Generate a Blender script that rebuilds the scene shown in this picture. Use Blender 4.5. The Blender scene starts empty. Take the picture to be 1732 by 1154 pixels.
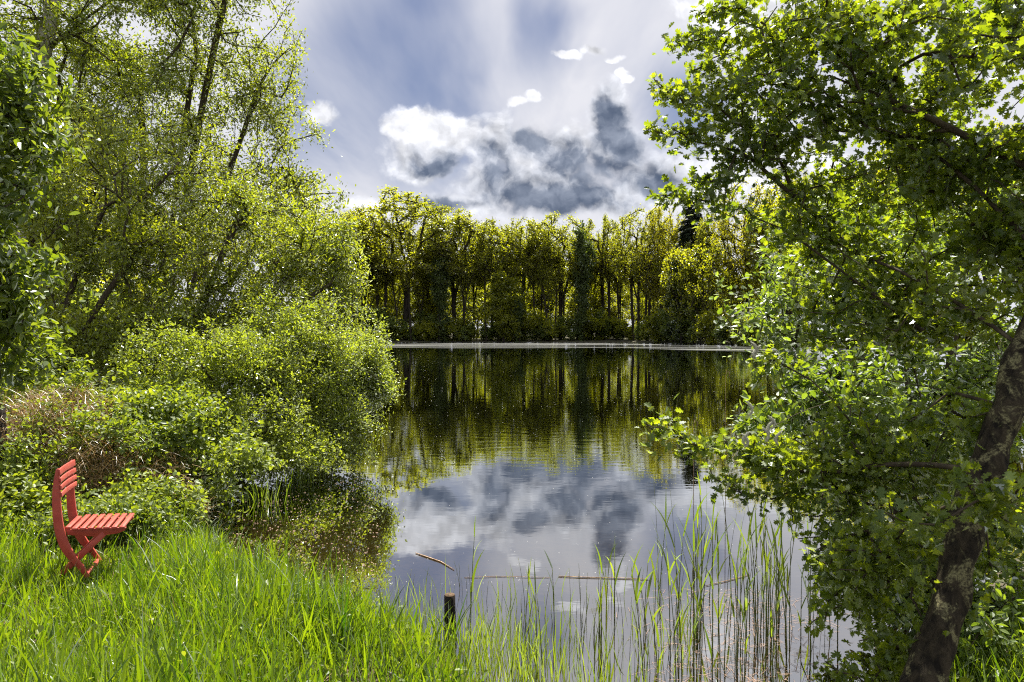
import bpy, math, random
import numpy as np
from mathutils import Vector, Matrix, noise as mnoise

scene = bpy.context.scene
R = math.radians

# ------------------------------------------------------------------ camera
EYE = 2.1
F = 1155.0            # focal length in photo pixels (24 mm on a 36 mm sensor, photo 1732 px wide)
HOR = 562.0           # photo row of the horizon
cam_d = bpy.data.cameras.new('camera')
cam = bpy.data.objects.new('camera', cam_d)
scene.collection.objects.link(cam)
cam_d.sensor_width = 36.0
cam_d.lens = 24.0
cam_d.clip_start = 0.05
cam_d.clip_end = 3000
cam.location = (0, 0, EYE)
cam.rotation_euler = (R(90) - math.atan((577 - HOR) / F), 0, 0)
cam_d.dof.use_dof = True
cam_d.dof.focus_distance = 14.0
cam_d.dof.aperture_fstop = 7.1
scene.camera = cam

# ------------------------------------------------------------------ render settings, exposure
scene.render.engine = 'CYCLES'
scene.view_settings.view_transform = 'Standard'
scene.view_settings.look = 'None'
scene.view_settings.gamma = 1.0
scene.view_settings.exposure = 1.4
cy = scene.cycles
cy.max_bounces = 8
cy.diffuse_bounces = 6
cy.glossy_bounces = 3
cy.transmission_bounces = 4
cy.transparent_max_bounces = 6
cy.caustics_reflective = False
cy.caustics_refractive = False
cy.sample_clamp_indirect = 3.0
cy.sample_clamp_direct = 6.0
cy.use_denoising = False
cy.filter_width = 1.1

# ------------------------------------------------------------------ sun
SUN_EL, SUN_AZ = 60.0, 12.0        # azimuth to the right of straight ahead
sun_d = bpy.data.lights.new('sun', 'SUN')
sun_d.energy = 5.0
sun_d.angle = R(0.5)
sun_d.color = (1.0, 0.94, 0.82)
sun = bpy.data.objects.new('sun', sun_d)
scene.collection.objects.link(sun)
sdir = Vector((math.sin(R(SUN_AZ)) * math.cos(R(SUN_EL)), math.cos(R(SUN_AZ)) * math.cos(R(SUN_EL)), math.sin(R(SUN_EL))))
sun.rotation_euler = sdir.to_track_quat('Z', 'Y').to_euler()

# ------------------------------------------------------------------ world: sky texture + procedural clouds by direction
class G:
    """tiny expression helper over a node tree"""
    def __init__(self, nt):
        self.nt = nt
    def new(self, t, **kw):
        n = self.nt.nodes.new(t)
        for k, v in kw.items():
            setattr(n, k, v)
        return n
    def put(self, sock, v):
        if isinstance(v, (int, float)):
            sock.default_value = v
        elif isinstance(v, (tuple, list)):
            sock.default_value = tuple(v) + ((1.0,) if len(sock.default_value) == 4 and len(v) == 3 else ())
        else:
            self.nt.links.new(v, sock)
    def m(self, op, a, b=None, c=None, clamp=False):
        n = self.new('ShaderNodeMath', operation=op, use_clamp=clamp)
        self.put(n.inputs[0], a)
        if b is not None: self.put(n.inputs[1], b)
        if c is not None: self.put(n.inputs[2], c)
        return n.outputs[0]
    def v(self, op, a, b=None):
        n = self.new('ShaderNodeVectorMath', operation=op)
        self.put(n.inputs[0], a)
        if b is not None: self.put(n.inputs[1], b)
        return n.outputs['Value'] if op in ('LENGTH', 'DOT_PRODUCT', 'DISTANCE') else n.outputs['Vector']
    def xyz(self, x, y, z):
        n = self.new('ShaderNodeCombineXYZ')
        self.put(n.inputs[0], x); self.put(n.inputs[1], y); self.put(n.inputs[2], z)
        return n.outputs[0]
    def sep(self, v):
        n = self.new('ShaderNodeSeparateXYZ'); self.put(n.inputs[0], v)
        return n.outputs
    def noise(self, vec, scale, detail=4, rough=0.5, dist=0.0, out=0):
        n = self.new('ShaderNodeTexNoise')
        self.put(n.inputs['Vector'], vec)
        n.inputs['Scale'].default_value = scale
        n.inputs['Detail'].default_value = detail
        n.inputs['Roughness'].default_value = rough
        n.inputs['Distortion'].default_value = dist
        return n.outputs[out]
    def ss(self, x, lo, hi):
        n = self.new('ShaderNodeMapRange', interpolation_type='SMOOTHSTEP')
        self.put(n.inputs['Value'], x)
        self.put(n.inputs['From Min'], lo); self.put(n.inputs['From Max'], hi)
        n.inputs['To Min'].default_value = 0; n.inputs['To Max'].default_value = 1
        return n.outputs[0]
    def mix(self, f, a, b):
        n = self.new('ShaderNodeMix', data_type='RGBA')
        self.put(n.inputs[0], f)
        self.put(n.inputs[6], a); self.put(n.inputs[7], b)
        return n.outputs[2]

world = bpy.data.worlds.new('World')
scene.world = world
world.use_nodes = True
wt = world.node_tree
wt.nodes.clear()
g = G(wt)
tc = g.new('ShaderNodeTexCoord')
D = tc.outputs['Generated']
dx, dy, dz = g.sep(D)
sky = g.new('ShaderNodeTexSky')
sky.sky_type = 'NISHITA'
sky.sun_disc = False
sky.sun_elevation = R(SUN_EL)
sky.sun_rotation = R(SUN_AZ)
sky.air_density = 1.0; sky.dust_density = 1.0; sky.ozone_density = 1.5
skyc = g.v('MULTIPLY', sky.outputs[0], (0.10, 0.10, 0.10))
yy = g.m('MAXIMUM', dy, 0.12)
u = g.m('DIVIDE', dx, yy)
v = g.m('DIVIDE', dz, yy)
UV = g.xyz(u, v, 0.0)
warp = g.noise(UV, 9.0, 5, 0.6, out=1)
UVw = g.v('ADD', UV, g.v('MULTIPLY', g.v('SUBTRACT', warp, (0.5, 0.5, 0.5)), (0.055, 0.045, 0.0)))
warp3 = g.noise(UV, 32.0, 4, 0.6, out=1)
UVw = g.v('ADD', UVw, g.v('MULTIPLY', g.v('SUBTRACT', warp3, (0.5, 0.5, 0.5)), (0.014, 0.012, 0.0)))
warp2 = g.noise(UV, 2.5, 3, 0.5, out=1)
UVs = g.v('ADD', UV, g.v('MULTIPLY', g.v('SUBTRACT', warp2, (0.5, 0.5, 0.5)), (0.14, 0.10, 0.0)))
def ell(px, py, a, b, coord):
    c = ((px - 866) / F, (HOR - py) / F, 0.0)
    q = g.v('MULTIPLY', g.v('SUBTRACT', coord, c), (F / a, F / b, 0.0))
    return g.m('SUBTRACT', 1.0, g.v('LENGTH', q))
def field(lst, coord, sm=0.12):
    f = None
    for e in lst:
        x = ell(*e, coord)
        f = x if f is None else g.m('SMOOTH_MAX', f, x, sm)
    return f
# high veil: streaks lying along the view direction on a high plane, so they converge to the horizon
zz = g.m('MAXIMUM', dz, 0.06)
CP = g.xyz(g.m('DIVIDE', dx, zz), g.m('MULTIPLY', g.m('DIVIDE', dy, zz), 0.22), 0.0)
st1 = g.noise(CP, 1.5, 5, 0.5, 0.5)
st2 = g.noise(CP, 6.0, 4, 0.5, 0.2)
lowveil = g.ss(v, 0.40, 0.10)
UVh = g.v('ADD', UVs, g.v('MULTIPLY', g.v('SUBTRACT', g.noise(CP, 3.0, 4, 0.55, out=1), (0.5, 0.5, 0.5)), (0.16, 0.05, 0.0)))
holes = field([(700, 150, 170, 210), (610, 90, 130, 170), (915, 50, 70, 110), (540, 200, 110, 150), (1160, 200, 90, 120), (780, 250, 80, 90), (700, 20, 120, 80)], UVh, 0.5)
hole = g.m('MULTIPLY', g.ss(holes, -0.35, 0.95), 0.76)
veil = g.m('ADD', g.m('MULTIPLY', g.m('SUBTRACT', st1, 0.5), 1.1), g.m('MULTIPLY', g.m('SUBTRACT', st2, 0.5), 0.45))
veil = g.m('ADD', veil, g.m('ADD', 0.92, g.m('MULTIPLY', lowveil, 0.12)))
veil = g.m('SUBTRACT', veil, hole)
veil = g.m('MINIMUM', g.m('MAXIMUM', veil, 0.06), 1.0)
front = g.ss(dy, 0.0, 0.35)
veil = g.m('ADD', g.m('MULTIPLY', veil, front), g.m('MULTIPLY', g.m('SUBTRACT', 1.0, front), g.ss(st1, 0.35, 0.6)))
bright = g.m('ADD', 1.0, g.m('MULTIPLY', g.m('SUBTRACT', 1.0, front), 0.6))  # unseen sky behind the camera, brightened as added fill for the shaded foliage
base = g.mix(veil, g.mix(0.7, skyc, (0.17, 0.21, 0.37, 1)), g.v('MULTIPLY', g.xyz(bright, bright, bright), (0.745, 0.75, 0.805)))
# cumulus bank
def billow(vec, scale, detail, rough):
    n = g.new('ShaderNodeTexVoronoi', feature='F1')
    n.normalize = False
    g.put(n.inputs['Vector'], vec)
    n.inputs['Scale'].default_value = scale
    n.inputs['Detail'].default_value = detail
    n.inputs['Roughness'].default_value = rough
    d = n.outputs['Distance']
    return g.m('SUBTRACT', 1.0, g.m('MULTIPLY', d, d))
def cloudy(off, fs, vs):
    q = g.v('ADD', UVw, off)
    a = g.m('MULTIPLY', g.m('SUBTRACT', g.noise(q, fs, 9, 0.6), 0.5), 1.5)
    b1 = g.m('MULTIPLY', g.m('SUBTRACT', billow(q, vs, 0.0, 0.5), 0.75), 0.55)
    b2 = g.m('MULTIPLY', g.m('SUBTRACT', billow(q, vs * 2.3, 0.0, 0.5), 0.75), 0.28)
    b3 = g.m('MULTIPLY', g.m('SUBTRACT', billow(q, vs * 5.1, 0.0, 0.5), 0.75), 0.14)
    return g.m('ADD', g.m('ADD', a, b1), g.m('ADD', b2, b3))
nf = cloudy((0.0, 0.0, 0.0), 11.0, 17.0)
nf_l = cloudy((0.005, 0.012, 0.0), 11.0, 17.0)
W = [(760, 236, 122, 62), (715, 215, 76, 42), (850, 250, 120, 68), (945, 255, 120, 66), (1045, 258, 82, 80),
     (1036, 198, 56, 70), (890, 312, 200, 62), (1120, 300, 130, 60), (1260, 296, 140, 56), (1000, 338, 250, 48),
     (720, 275, 100, 52), (545, 192, 32, 26), (878, 169, 22, 9), (902, 164, 20, 11), (958, 97, 32, 9), (1000, 88, 40, 13), (1040, 97, 26, 8), (1056, 122, 13, 11), (1066, 133, 13, 8), (1240, 18, 120, 56),
     (1420, 320, 170, 80), (760, 348, 200, 30)]
Fw = field(W, UVw)
aW = g.ss(g.m('ADD', Fw, g.m('MULTIPLY', nf, 0.80)), 0.0, 0.50)
relief = g.m('SUBTRACT', nf, nf_l)
wb = g.m('ADD', 0.91, g.m('MULTIPLY', relief, 0.85))
wb = g.m('ADD', wb, g.m('MULTIPLY', nf, 0.16))
wb = g.m('MINIMUM', g.m('MAXIMUM', wb, 0.46), 1.15)
wcol = g.v('MULTIPLY', g.xyz(wb, wb, wb), (0.97, 0.98, 1.03))
DK = [(1034, 188, 44, 54), (1048, 242, 66, 70), (1000, 282, 130, 62), (893, 240, 60, 42), (838, 292, 58, 66),
      (930, 335, 220, 46), (742, 278, 66, 30), (1110, 312, 70, 36), (770, 345, 90, 20)]
Fd = field(DK, UVw, 0.22)
nd = cloudy((0.31, 0.17, 0.0), 9.0, 26.0)
nd = g.m('ADD', nd, g.m('MULTIPLY', g.m('SUBTRACT', g.noise(g.v('ADD', UVw, (0.7, 0.2, 0.0)), 34.0, 6, 0.65), 0.5), 0.9))
fd = g.m('ADD', g.m('SUBTRACT', Fd, 0.06), g.m('MULTIPLY', nd, 0.78))
aD = g.ss(fd, 0.02, 0.62)
aM = g.m('MULTIPLY', g.ss(fd, -0.45, 0.20), 0.55)
dsh = g.m('ADD', g.m('MULTIPLY', relief, 1.0), g.m('MULTIPLY', nd, -0.35))
dcol = g.mix(g.ss(dsh, -0.40, 0.45), (0.050, 0.082, 0.150, 1), (0.27, 0.315, 0.41, 1))
mcol = g.v('MULTIPLY', wcol, (0.50, 0.535, 0.60))
ccol = g.mix(g.m('MULTIPLY', aD, 0.97), g.mix(aM, wcol, mcol), dcol)
onfront = g.ss(dy, 0.12, 0.3)
col = g.mix(g.m('MULTIPLY', g.m('MULTIPLY', aW, 0.95), onfront), base, ccol)
bg = g.new('ShaderNodeBackground')
wt.links.new(col, bg.inputs[0])
bg.inputs[1].default_value = 0.42
wo = g.new('ShaderNodeOutputWorld')
wt.links.new(bg.outputs[0], wo.inputs[0])
world.cycles.sampling_method = 'MANUAL'
world.cycles.sample_map_resolution = 512

# ------------------------------------------------------------------ helpers
def W3(px, py, Y):
    """world point seen at photo pixel (px,py) at depth Y"""
    return np.array(((px - 866) / F * Y, Y, EYE - (py - HOR) / F * Y))

def onz(px, py, z=0.0):
    Y = F * (EYE - z) / (py - HOR)
    return W3(px, py, Y)

def link(o, parent=None):
    scene.collection.objects.link(o)
    if parent is not None:
        o.parent = parent
    return o

def tag(o, label=None, cat=None, group=None, kind=None):
    if label: o['label'] = label
    if cat: o['category'] = cat
    if group: o['group'] = group
    if kind: o['kind'] = kind
    return o

def empty(name, loc, label=None, cat=None, group=None, rz=0.0, sc=None):
    o = bpy.data.objects.new(name, None)
    o.location = tuple(float(c) for c in loc)
    o.rotation_euler = (0, 0, rz)
    o.empty_display_size = 0.2
    if sc is not None:
        o.scale = sc
    link(o)
    return tag(o, label, cat, group)

def raw_mesh(name, verts, loops, totals, mat, rnd=None, smooth=False):
    me = bpy.data.meshes.new(name)
    verts = np.asarray(verts, dtype=np.float32)
    loops = np.asarray(loops, dtype=np.int32)
    totals = np.asarray(totals, dtype=np.int32)
    me.vertices.add(len(verts))
    me.vertices.foreach_set('co', verts.ravel())
    me.loops.add(len(loops))
    me.loops.foreach_set('vertex_index', loops)
    me.polygons.add(len(totals))
    starts = np.concatenate(([0], np.cumsum(totals)[:-1])).astype(np.int32)
    me.polygons.foreach_set('loop_start', starts)
    me.polygons.foreach_set('loop_total', totals)
    if smooth:
        me.polygons.foreach_set('use_smooth', np.ones(len(totals), dtype=bool))
    if rnd is not None:
        a = me.attributes.new('rnd', 'FLOAT', 'POINT')
        a.data.foreach_set('value', np.asarray(rnd, dtype=np.float32))
    me.update(calc_edges=True)
    if mat is not None:
        me.materials.append(mat)
    return me

def obj(name, me, parent=None, loc=None):
    o = bpy.data.objects.new(name, me)
    if loc is not None:
        o.location = tuple(float(c) for c in loc)
    return link(o, parent)

def norm(a):
    return a / np.maximum(np.linalg.norm(a, axis=-1, keepdims=True), 1e-9)

# leaf templates: list of half outlines -> verts + faces (fold along the midrib)
def leaf_tpl(half, fold=0.25, curl=0.12):
    vs = []; fs = []
    def zc(x, y): return fold * abs(x) - curl * y * y
    mid0 = (0, half[0][1]); 
    pts = half
    for s in (1, -1):
        idx = []
        for (x, y) in pts:
            vs.append((s * x, y, zc(x, y))); idx.append(len(vs) - 1)
        fs.append(idx if s == 1 else idx[::-1])
    return np.array(vs), fs
TPL_DIAMOND = (np.array([(0, 0, 0), (0.23, 0.48, 0.07), (0, 1, -0.08), (-0.23, 0.48, 0.07)]), [[0, 1, 2], [0, 2, 3]])
TPL_CLUMP = (np.array([(0, 0, 0), (0.42, 0.35, 0.1), (0.2, 1, -0.1), (-0.3, 0.75, 0.12), (-0.45, 0.25, -0.05)]), [[0, 1, 2, 3, 4]])
TPL_OVAL = leaf_tpl([(0, 0), (0.17, 0.16), (0.27, 0.42), (0.20, 0.72), (0, 1.0)])
TPL_BROAD = leaf_tpl([(0, 0), (0.22, 0.12), (0.36, 0.36), (0.30, 0.65), (0.12, 0.88), (0, 1.0)])
TPL_NARROW = leaf_tpl([(0, 0), (0.12, 0.25), (0.13, 0.55), (0, 1.0)])
TPL_HAW = leaf_tpl([(0, 0), (0.05, 0.16), (0.12, 0.27), (0.38, 0.36), (0.36, 0.47), (0.16, 0.50), (0.44, 0.70), (0.38, 0.80), (0.19, 0.75), (0.24, 0.95), (0.10, 0.98), (0, 1.0)], 0.2, 0.18)
TPL_NEEDLE = (np.array([(-0.10, 0, 0), (0.10, 0, 0), (0.16, 0.55, -0.1), (0, 1, -0.3), (-0.16, 0.55, -0.1)]), [[0, 1, 2, 3, 4]])

def leaves_mesh(name, tpl, pos, ydir, nrm, size, mat, rnd):
    tv, tf = tpl
    n = len(pos)
    y = norm(ydir)
    x = norm(np.cross(y, nrm))
    z = np.cross(x, y)
    M = np.stack([x, y, z], axis=2)                      # columns
    vv = np.einsum('nij,kj->nki', M, tv) * size[:, None, None] + pos[:, None, :]
    k = len(tv)
    flat = np.concatenate([np.array(f) for f in tf])
    tot = np.array([len(f) for f in tf])
    loops = (np.arange(n)[:, None] * k + flat[None, :]).ravel()
    totals = np.tile(tot, n)
    return raw_mesh(name, vv.reshape(-1, 3), loops, totals, mat, np.repeat(rnd, k))

def tubes_mesh(name, A, B, ra, rb, mat, sides=5):
    d = norm(B - A)
    ref = np.where(np.abs(d[:, 2:3]) > 0.9, np.array([[1.0, 0, 0]]), np.array([[0, 0, 1.0]]))
    x = norm(np.cross(d, ref)); y = np.cross(d, x)
    ang = np.arange(sides) * 2 * math.pi / sides
    c, s = np.cos(ang), np.sin(ang)
    ring = x[:, None, :] * c[None, :, None] + y[:, None, :] * s[None, :, None]
    v0 = A[:, None, :] + ring * ra[:, None, None]
    v1 = B[:, None, :] + ring * rb[:, None, None]
    vv = np.concatenate([v0, v1], axis=1).reshape(-1, 3)
    n = len(A)
    i = np.arange(sides); j = (i + 1) % sides
    q = np.stack([i, j, j + sides, i + sides], axis=1).ravel()
    loops = (np.arange(n)[:, None] * 2 * sides + q[None, :]).ravel()
    return raw_mesh(name, vv, loops, np.full(n * sides, 4), mat, smooth=True)

def sweep(pts, rad, sides=10, rough=0.0, seed=0, close=True):
    """one smooth tapered tube through pts -> verts, loops, totals"""
    pts = np.asarray(pts, float); n = len(pts)
    rad = np.broadcast_to(np.asarray(rad, float), (n,))
    t = np.gradient(pts, axis=0); t = norm(t)
    vv = []
    xref = np.array((1.0, 0, 0)) if abs(t[0][2]) > 0.5 else np.array((0, 0, 1.0))
    x = xref
    for i in range(n):
        x = x - t[i] * np.dot(x, t[i]); x = x / np.linalg.norm(x)
        y = np.cross(t[i], x)
        for k in range(sides):
            a = 2 * math.pi * k / sides
            r = rad[i]
            p = pts[i] + r * (x * math.cos(a) + y * math.sin(a))
            if rough:
                q = mnoise.noise(Vector(p * (1.4 / max(rad[0], 1e-4)) * 0.5) + Vector((seed, 0, 0)))
                p = p + (x * math.cos(a) + y * math.sin(a)) * q * rough * r
            vv.append(p)
    loops = []; tot = []
    for i in range(n - 1):
        for k in range(sides):
            k2 = (k + 1) % sides
            loops += [i * sides + k, i * sides + k2, (i + 1) * sides + k2, (i + 1) * sides + k]; tot.append(4)
    if close:
        loops += list(range(sides))[::-1]; tot.append(sides)
        loops += [(n - 1) * sides + k for k in range(sides)]; tot.append(sides)
    return np.array(vv), loops, tot

class MB:
    """collects pieces into one mesh"""
    def __init__(self): self.v = []; self.l = []; self.t = []; self.n = 0
    def add(self, vv, loops, tot):
        self.v.append(np.asarray(vv, float)); self.l += [int(i) + self.n for i in loops]; self.t += list(tot); self.n += len(vv)
        return self
    def prism(self, outline, y0, y1):
        """outline in xz, extruded along y"""
        k = len(outline)
        vv = [(x, y0, z) for x, z in outline] + [(x, y1, z) for x, z in outline]
        loops = list(range(k)) + list(range(2 * k - 1, k - 1, -1)); tot = [k, k]
        for i in range(k):
            j = (i + 1) % k
            loops += [i, i + k, j + k, j]; tot.append(4)
        return self.add(vv, loops, tot)
    def build(self, name, mat, parent=None, bevel=0.0, smooth=False):
        me = raw_mesh(name, np.concatenate(self.v), self.l, self.t, mat, smooth=smooth)
        o = obj(name, me, parent)
        if bevel:
            b = o.modifiers.new('bevel', 'BEVEL'); b.width = bevel; b.segments = 2; b.limit_method = 'ANGLE'
        return o

# ------------------------------------------------------------------ materials
def new_mat(name):
    m = bpy.data.materials.new(name)
    m.use_nodes = True
    m.node_tree.nodes.clear()
    return m, G(m.node_tree)

def leaf_mat(name, dark, light, tcol, tmix=0.5, gloss=0.06, rough=0.5, patch=1.2):
    """dark/light reflect colours over leaves; tcol multiplies into the transmitted colour"""
    m, g = new_mat(name)
    at = g.new('ShaderNodeAttribute', attribute_name='rnd')
    geo = g.new('ShaderNodeNewGeometry')
    nz = g.noise(geo.outputs['Position'], patch, 2, 0.5)
    f = g.m('ADD', g.m('MULTIPLY', at.outputs['Fac'], 0.75), g.m('MULTIPLY', g.m('SUBTRACT', nz, 0.38), 1.0), clamp=True)
    c = g.mix(f, dark, light)
    tr = g.v('MULTIPLY', c, tcol)
    d = g.new('ShaderNodeBsdfDiffuse'); g.put(d.inputs[0], c)
    t = g.new('ShaderNodeBsdfTranslucent'); g.put(t.inputs[0], tr)
    mx = g.new('ShaderNodeMixShader'); mx.inputs[0].default_value = tmix
    g.nt.links.new(d.outputs[0], mx.inputs[1]); g.nt.links.new(t.outputs[0], mx.inputs[2])
    gl = g.new('ShaderNodeBsdfGlossy'); gl.inputs['Roughness'].default_value = rough
    gl.inputs[0].default_value = (0.9, 0.95, 1, 1)
    fr = g.new('ShaderNodeFresnel'); fr.inputs[0].default_value = 1.38
    ff = g.m('ADD', g.m('MULTIPLY', fr.outputs[0], 0.22), gloss * 0.35, clamp=True)
    m2 = g.new('ShaderNodeMixShader'); g.put(m2.inputs[0], ff)
    g.nt.links.new(mx.outputs[0], m2.inputs[1]); g.nt.links.new(gl.outputs[0], m2.inputs[2])
    o = g.new('ShaderNodeOutputMaterial'); g.nt.links.new(m2.outputs[0], o.inputs[0])
    return m

def bark_mat(name, a, b, scale=12.0, lichen=None, stretch=0.25, bump=0.6, lich_lo=0.55):
    m, g = new_mat(name)
    geo = g.new('ShaderNodeTexCoord')
    P = geo.outputs['Object']
    Q = g.v('MULTIPLY', P, (1.0, 1.0, stretch))
    n1 = g.noise(Q, scale, 8, 0.65, 0.4)
    c = g.mix(g.ss(n1, 0.3, 0.7), a, b)
    if lichen:
        n2 = g.noise(P, scale * 0.45, 9, 0.72, 0.5)
        c = g.mix(g.m('MULTIPLY', g.ss(n2, lich_lo, lich_lo + 0.10), g.m('MULTIPLY', g.ss(g.noise(P, scale * 5.0, 4, 0.6), 0.30, 0.62), 0.9)), c, lichen)
    p = g.new('ShaderNodeBsdfPrincipled'); g.put(p.inputs['Base Color'], c)
    p.inputs['Roughness'].default_value = 0.9
    p.inputs['Specular IOR Level'].default_value = 0.15
    bp = g.new('ShaderNodeBump'); bp.inputs['Strength'].default_value = bump; bp.inputs['Distance'].default_value = 0.03
    g.put(bp.inputs['Height'], n1); g.nt.links.new(bp.outputs[0], p.inputs['Normal'])
    o = g.new('ShaderNodeOutputMaterial'); g.nt.links.new(p.outputs[0], o.inputs[0])
    return m

M = {}
TG = (2.6, 2.4, 1.0)
M['willow']  = leaf_mat('willow_leaf', (0.105, 0.140, 0.008), (0.23, 0.26, 0.020), (2.3, 2.25, 0.7), 0.57, 0.045)
M['sallow']  = leaf_mat('sallow_leaf', (0.12, 0.160, 0.014), (0.26, 0.30, 0.040), (2.1, 2.1, 0.7), 0.57, 0.05)
M['edge']    = leaf_mat('edge_shrub_leaf', (0.045, 0.080, 0.007), (0.15, 0.20, 0.016), (2.5, 2.3, 0.8), 0.55, 0.06)
M['birch']   = leaf_mat('birch_leaf', (0.095, 0.135, 0.007), (0.21, 0.245, 0.018), (2.3, 2.25, 0.7), 0.57, 0.045)
M['haw']     = leaf_mat('hawthorn_leaf', (0.045, 0.083, 0.005), (0.16, 0.21, 0.014), (2.8, 2.5, 0.8), 0.62, 0.05, 0.45, 2.4)
M['hawback'] = leaf_mat('blossom_shrub_leaf', (0.06, 0.10, 0.010), (0.16, 0.22, 0.028), (2.6, 2.5, 0.8), 0.55, 0.07)
M['bramble'] = leaf_mat('bramble_leaf', (0.065, 0.105, 0.010), (0.22, 0.265, 0.026), (2.4, 2.3, 0.7), 0.52, 0.06)
M['grass']   = leaf_mat('grass_blade', (0.032, 0.080, 0.004), (0.175, 0.24, 0.010), (2.2, 2.2, 0.7), 0.52, 0.04, 0.5, 2.4)
M['reed']    = leaf_mat('reed_leaf', (0.08, 0.14, 0.010), (0.20, 0.26, 0.03), (2.3, 2.2, 0.8), 0.5, 0.06)
M['dry']     = leaf_mat('dry_grass', (0.20, 0.115, 0.035), (0.46, 0.31, 0.125), (1.0, 0.9, 0.7), 0.3, 0.02)
M['oak']     = leaf_mat('oak_leaf', (0.14, 0.150, 0.012), (0.29, 0.285, 0.024), (2.0, 2.1, 0.7), 0.64, 0.0, 0.5, 0.10)
M['gold']    = leaf_mat('golden_leaf', (0.16, 0.165, 0.010), (0.31, 0.29, 0.020), (2.1, 2.1, 0.7), 0.64, 0.0, 0.5, 0.10)
M['under']   = leaf_mat('young_leaf', (0.12, 0.15, 0.010), (0.27, 0.28, 0.020), (2.4, 2.3, 0.7), 0.65, 0.0, 0.5, 0.12)
M['ivy']     = leaf_mat('ivy_leaf', (0.040, 0.065, 0.012), (0.11, 0.14, 0.026), (2.0, 2.0, 0.8), 0.4, 0.02, 0.5, 0.15)
M['spruce']  = leaf_mat('spruce_needles', (0.012, 0.020, 0.008), (0.040, 0.055, 0.020), (1.4, 1.4, 0.8), 0.25, 0.02, 0.5, 0.15)
M['shore']   = leaf_mat('shore_shrub_leaf', (0.075, 0.115, 0.014), (0.20, 0.24, 0.045), (2.2, 2.1, 0.8), 0.5, 0.02, 0.5, 0.15)
M['barkdark'] = bark_mat('dark_bark', (0.018, 0.014, 0.010, 1), (0.055, 0.045, 0.034, 1), 3.0)
M['twig']    = bark_mat('twig_bark', (0.030, 0.023, 0.015, 1), (0.085, 0.068, 0.045, 1), 14.0)
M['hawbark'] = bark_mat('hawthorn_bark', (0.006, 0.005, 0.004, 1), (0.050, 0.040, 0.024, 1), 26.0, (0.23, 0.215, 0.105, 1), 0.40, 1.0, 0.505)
M['birchbark'] = bark_mat('birch_bark', (0.55, 0.52, 0.46, 1), (0.32, 0.29, 0.25, 1), 4.0, (0.03, 0.025, 0.02, 1), 1.6, 0.3, 0.58)
M['post']    = bark_mat('old_post_wood', (0.008, 0.006, 0.005, 1), (0.022, 0.017, 0.013, 1), 30.0, None, 0.12, 0.8)
M['posttop'] = bark_mat('post_end_grain', (0.07, 0.045, 0.028, 1), (0.16, 0.11, 0.07, 1), 60.0)
M['stick']   = bark_mat('dead_reed', (0.22, 0.13, 0.075, 1), (0.50, 0.36, 0.24, 1), 22.0, None, 1.0)
M['stalk']   = bark_mat('reed_stalk', (0.075, 0.095, 0.020, 1), (0.17, 0.18, 0.055, 1), 9.0, None, 0.5, 0.2)

def chair_paint():
    m, g = new_mat('weathered_red_paint')
    P = g.new('ShaderNodeTexCoord').outputs['Object']
    n1 = g.noise(P, 9.0, 6, 0.6)
    n2 = g.noise(g.v('MULTIPLY', P, (6.0, 40.0, 40.0)), 1.5, 5, 0.7)
    c = g.mix(g.ss(n1, 0.3, 0.75), (0.33, 0.036, 0.024, 1), (0.45, 0.072, 0.047, 1))
    c = g.mix(g.m('MULTIPLY', g.ss(n2, 0.58, 0.68), 0.6), c, (0.22, 0.085, 0.06, 1))
    p = g.new('ShaderNodeBsdfPrincipled'); g.put(p.inputs['Base Color'], c)
    p.inputs['Roughness'].default_value = 0.55
    bp = g.new('ShaderNodeBump'); bp.inputs['Strength'].default_value = 0.15; bp.inputs['Distance'].default_value = 0.004
    g.put(bp.inputs['Height'], n2); g.nt.links.new(bp.outputs[0], p.inputs['Normal'])
    o = g.new('ShaderNodeOutputMaterial'); g.nt.links.new(p.outputs[0], o.inputs[0])
    return m
M['red'] = chair_paint()

def plain(name, col, rough=0.7):
    m, g = new_mat(name)
    P = g.new('ShaderNodeTexCoord').outputs['Object']
    n = g.noise(P, 40.0, 4, 0.6)
    c = g.mix(n, tuple(x * 0.8 for x in col), tuple(min(1, x * 1.15) for x in col))
    p = g.new('ShaderNodeBsdfPrincipled'); g.put(p.inputs['Base Color'], c)
    p.inputs['Roughness'].default_value = rough
    o = g.new('ShaderNodeOutputMaterial'); g.nt.links.new(p.outputs[0], o.inputs[0])
    return m
M['white'] = plain('blossom_white', (0.78, 0.76, 0.70))
M['fluff'] = plain('catkin_fluff', (0.40, 0.40, 0.30))
M['pollen'] = plain('floating_fluff', (0.75, 0.74, 0.70))
M['litter'] = plain('floating_litter', (0.20, 0.115, 0.07))

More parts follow.
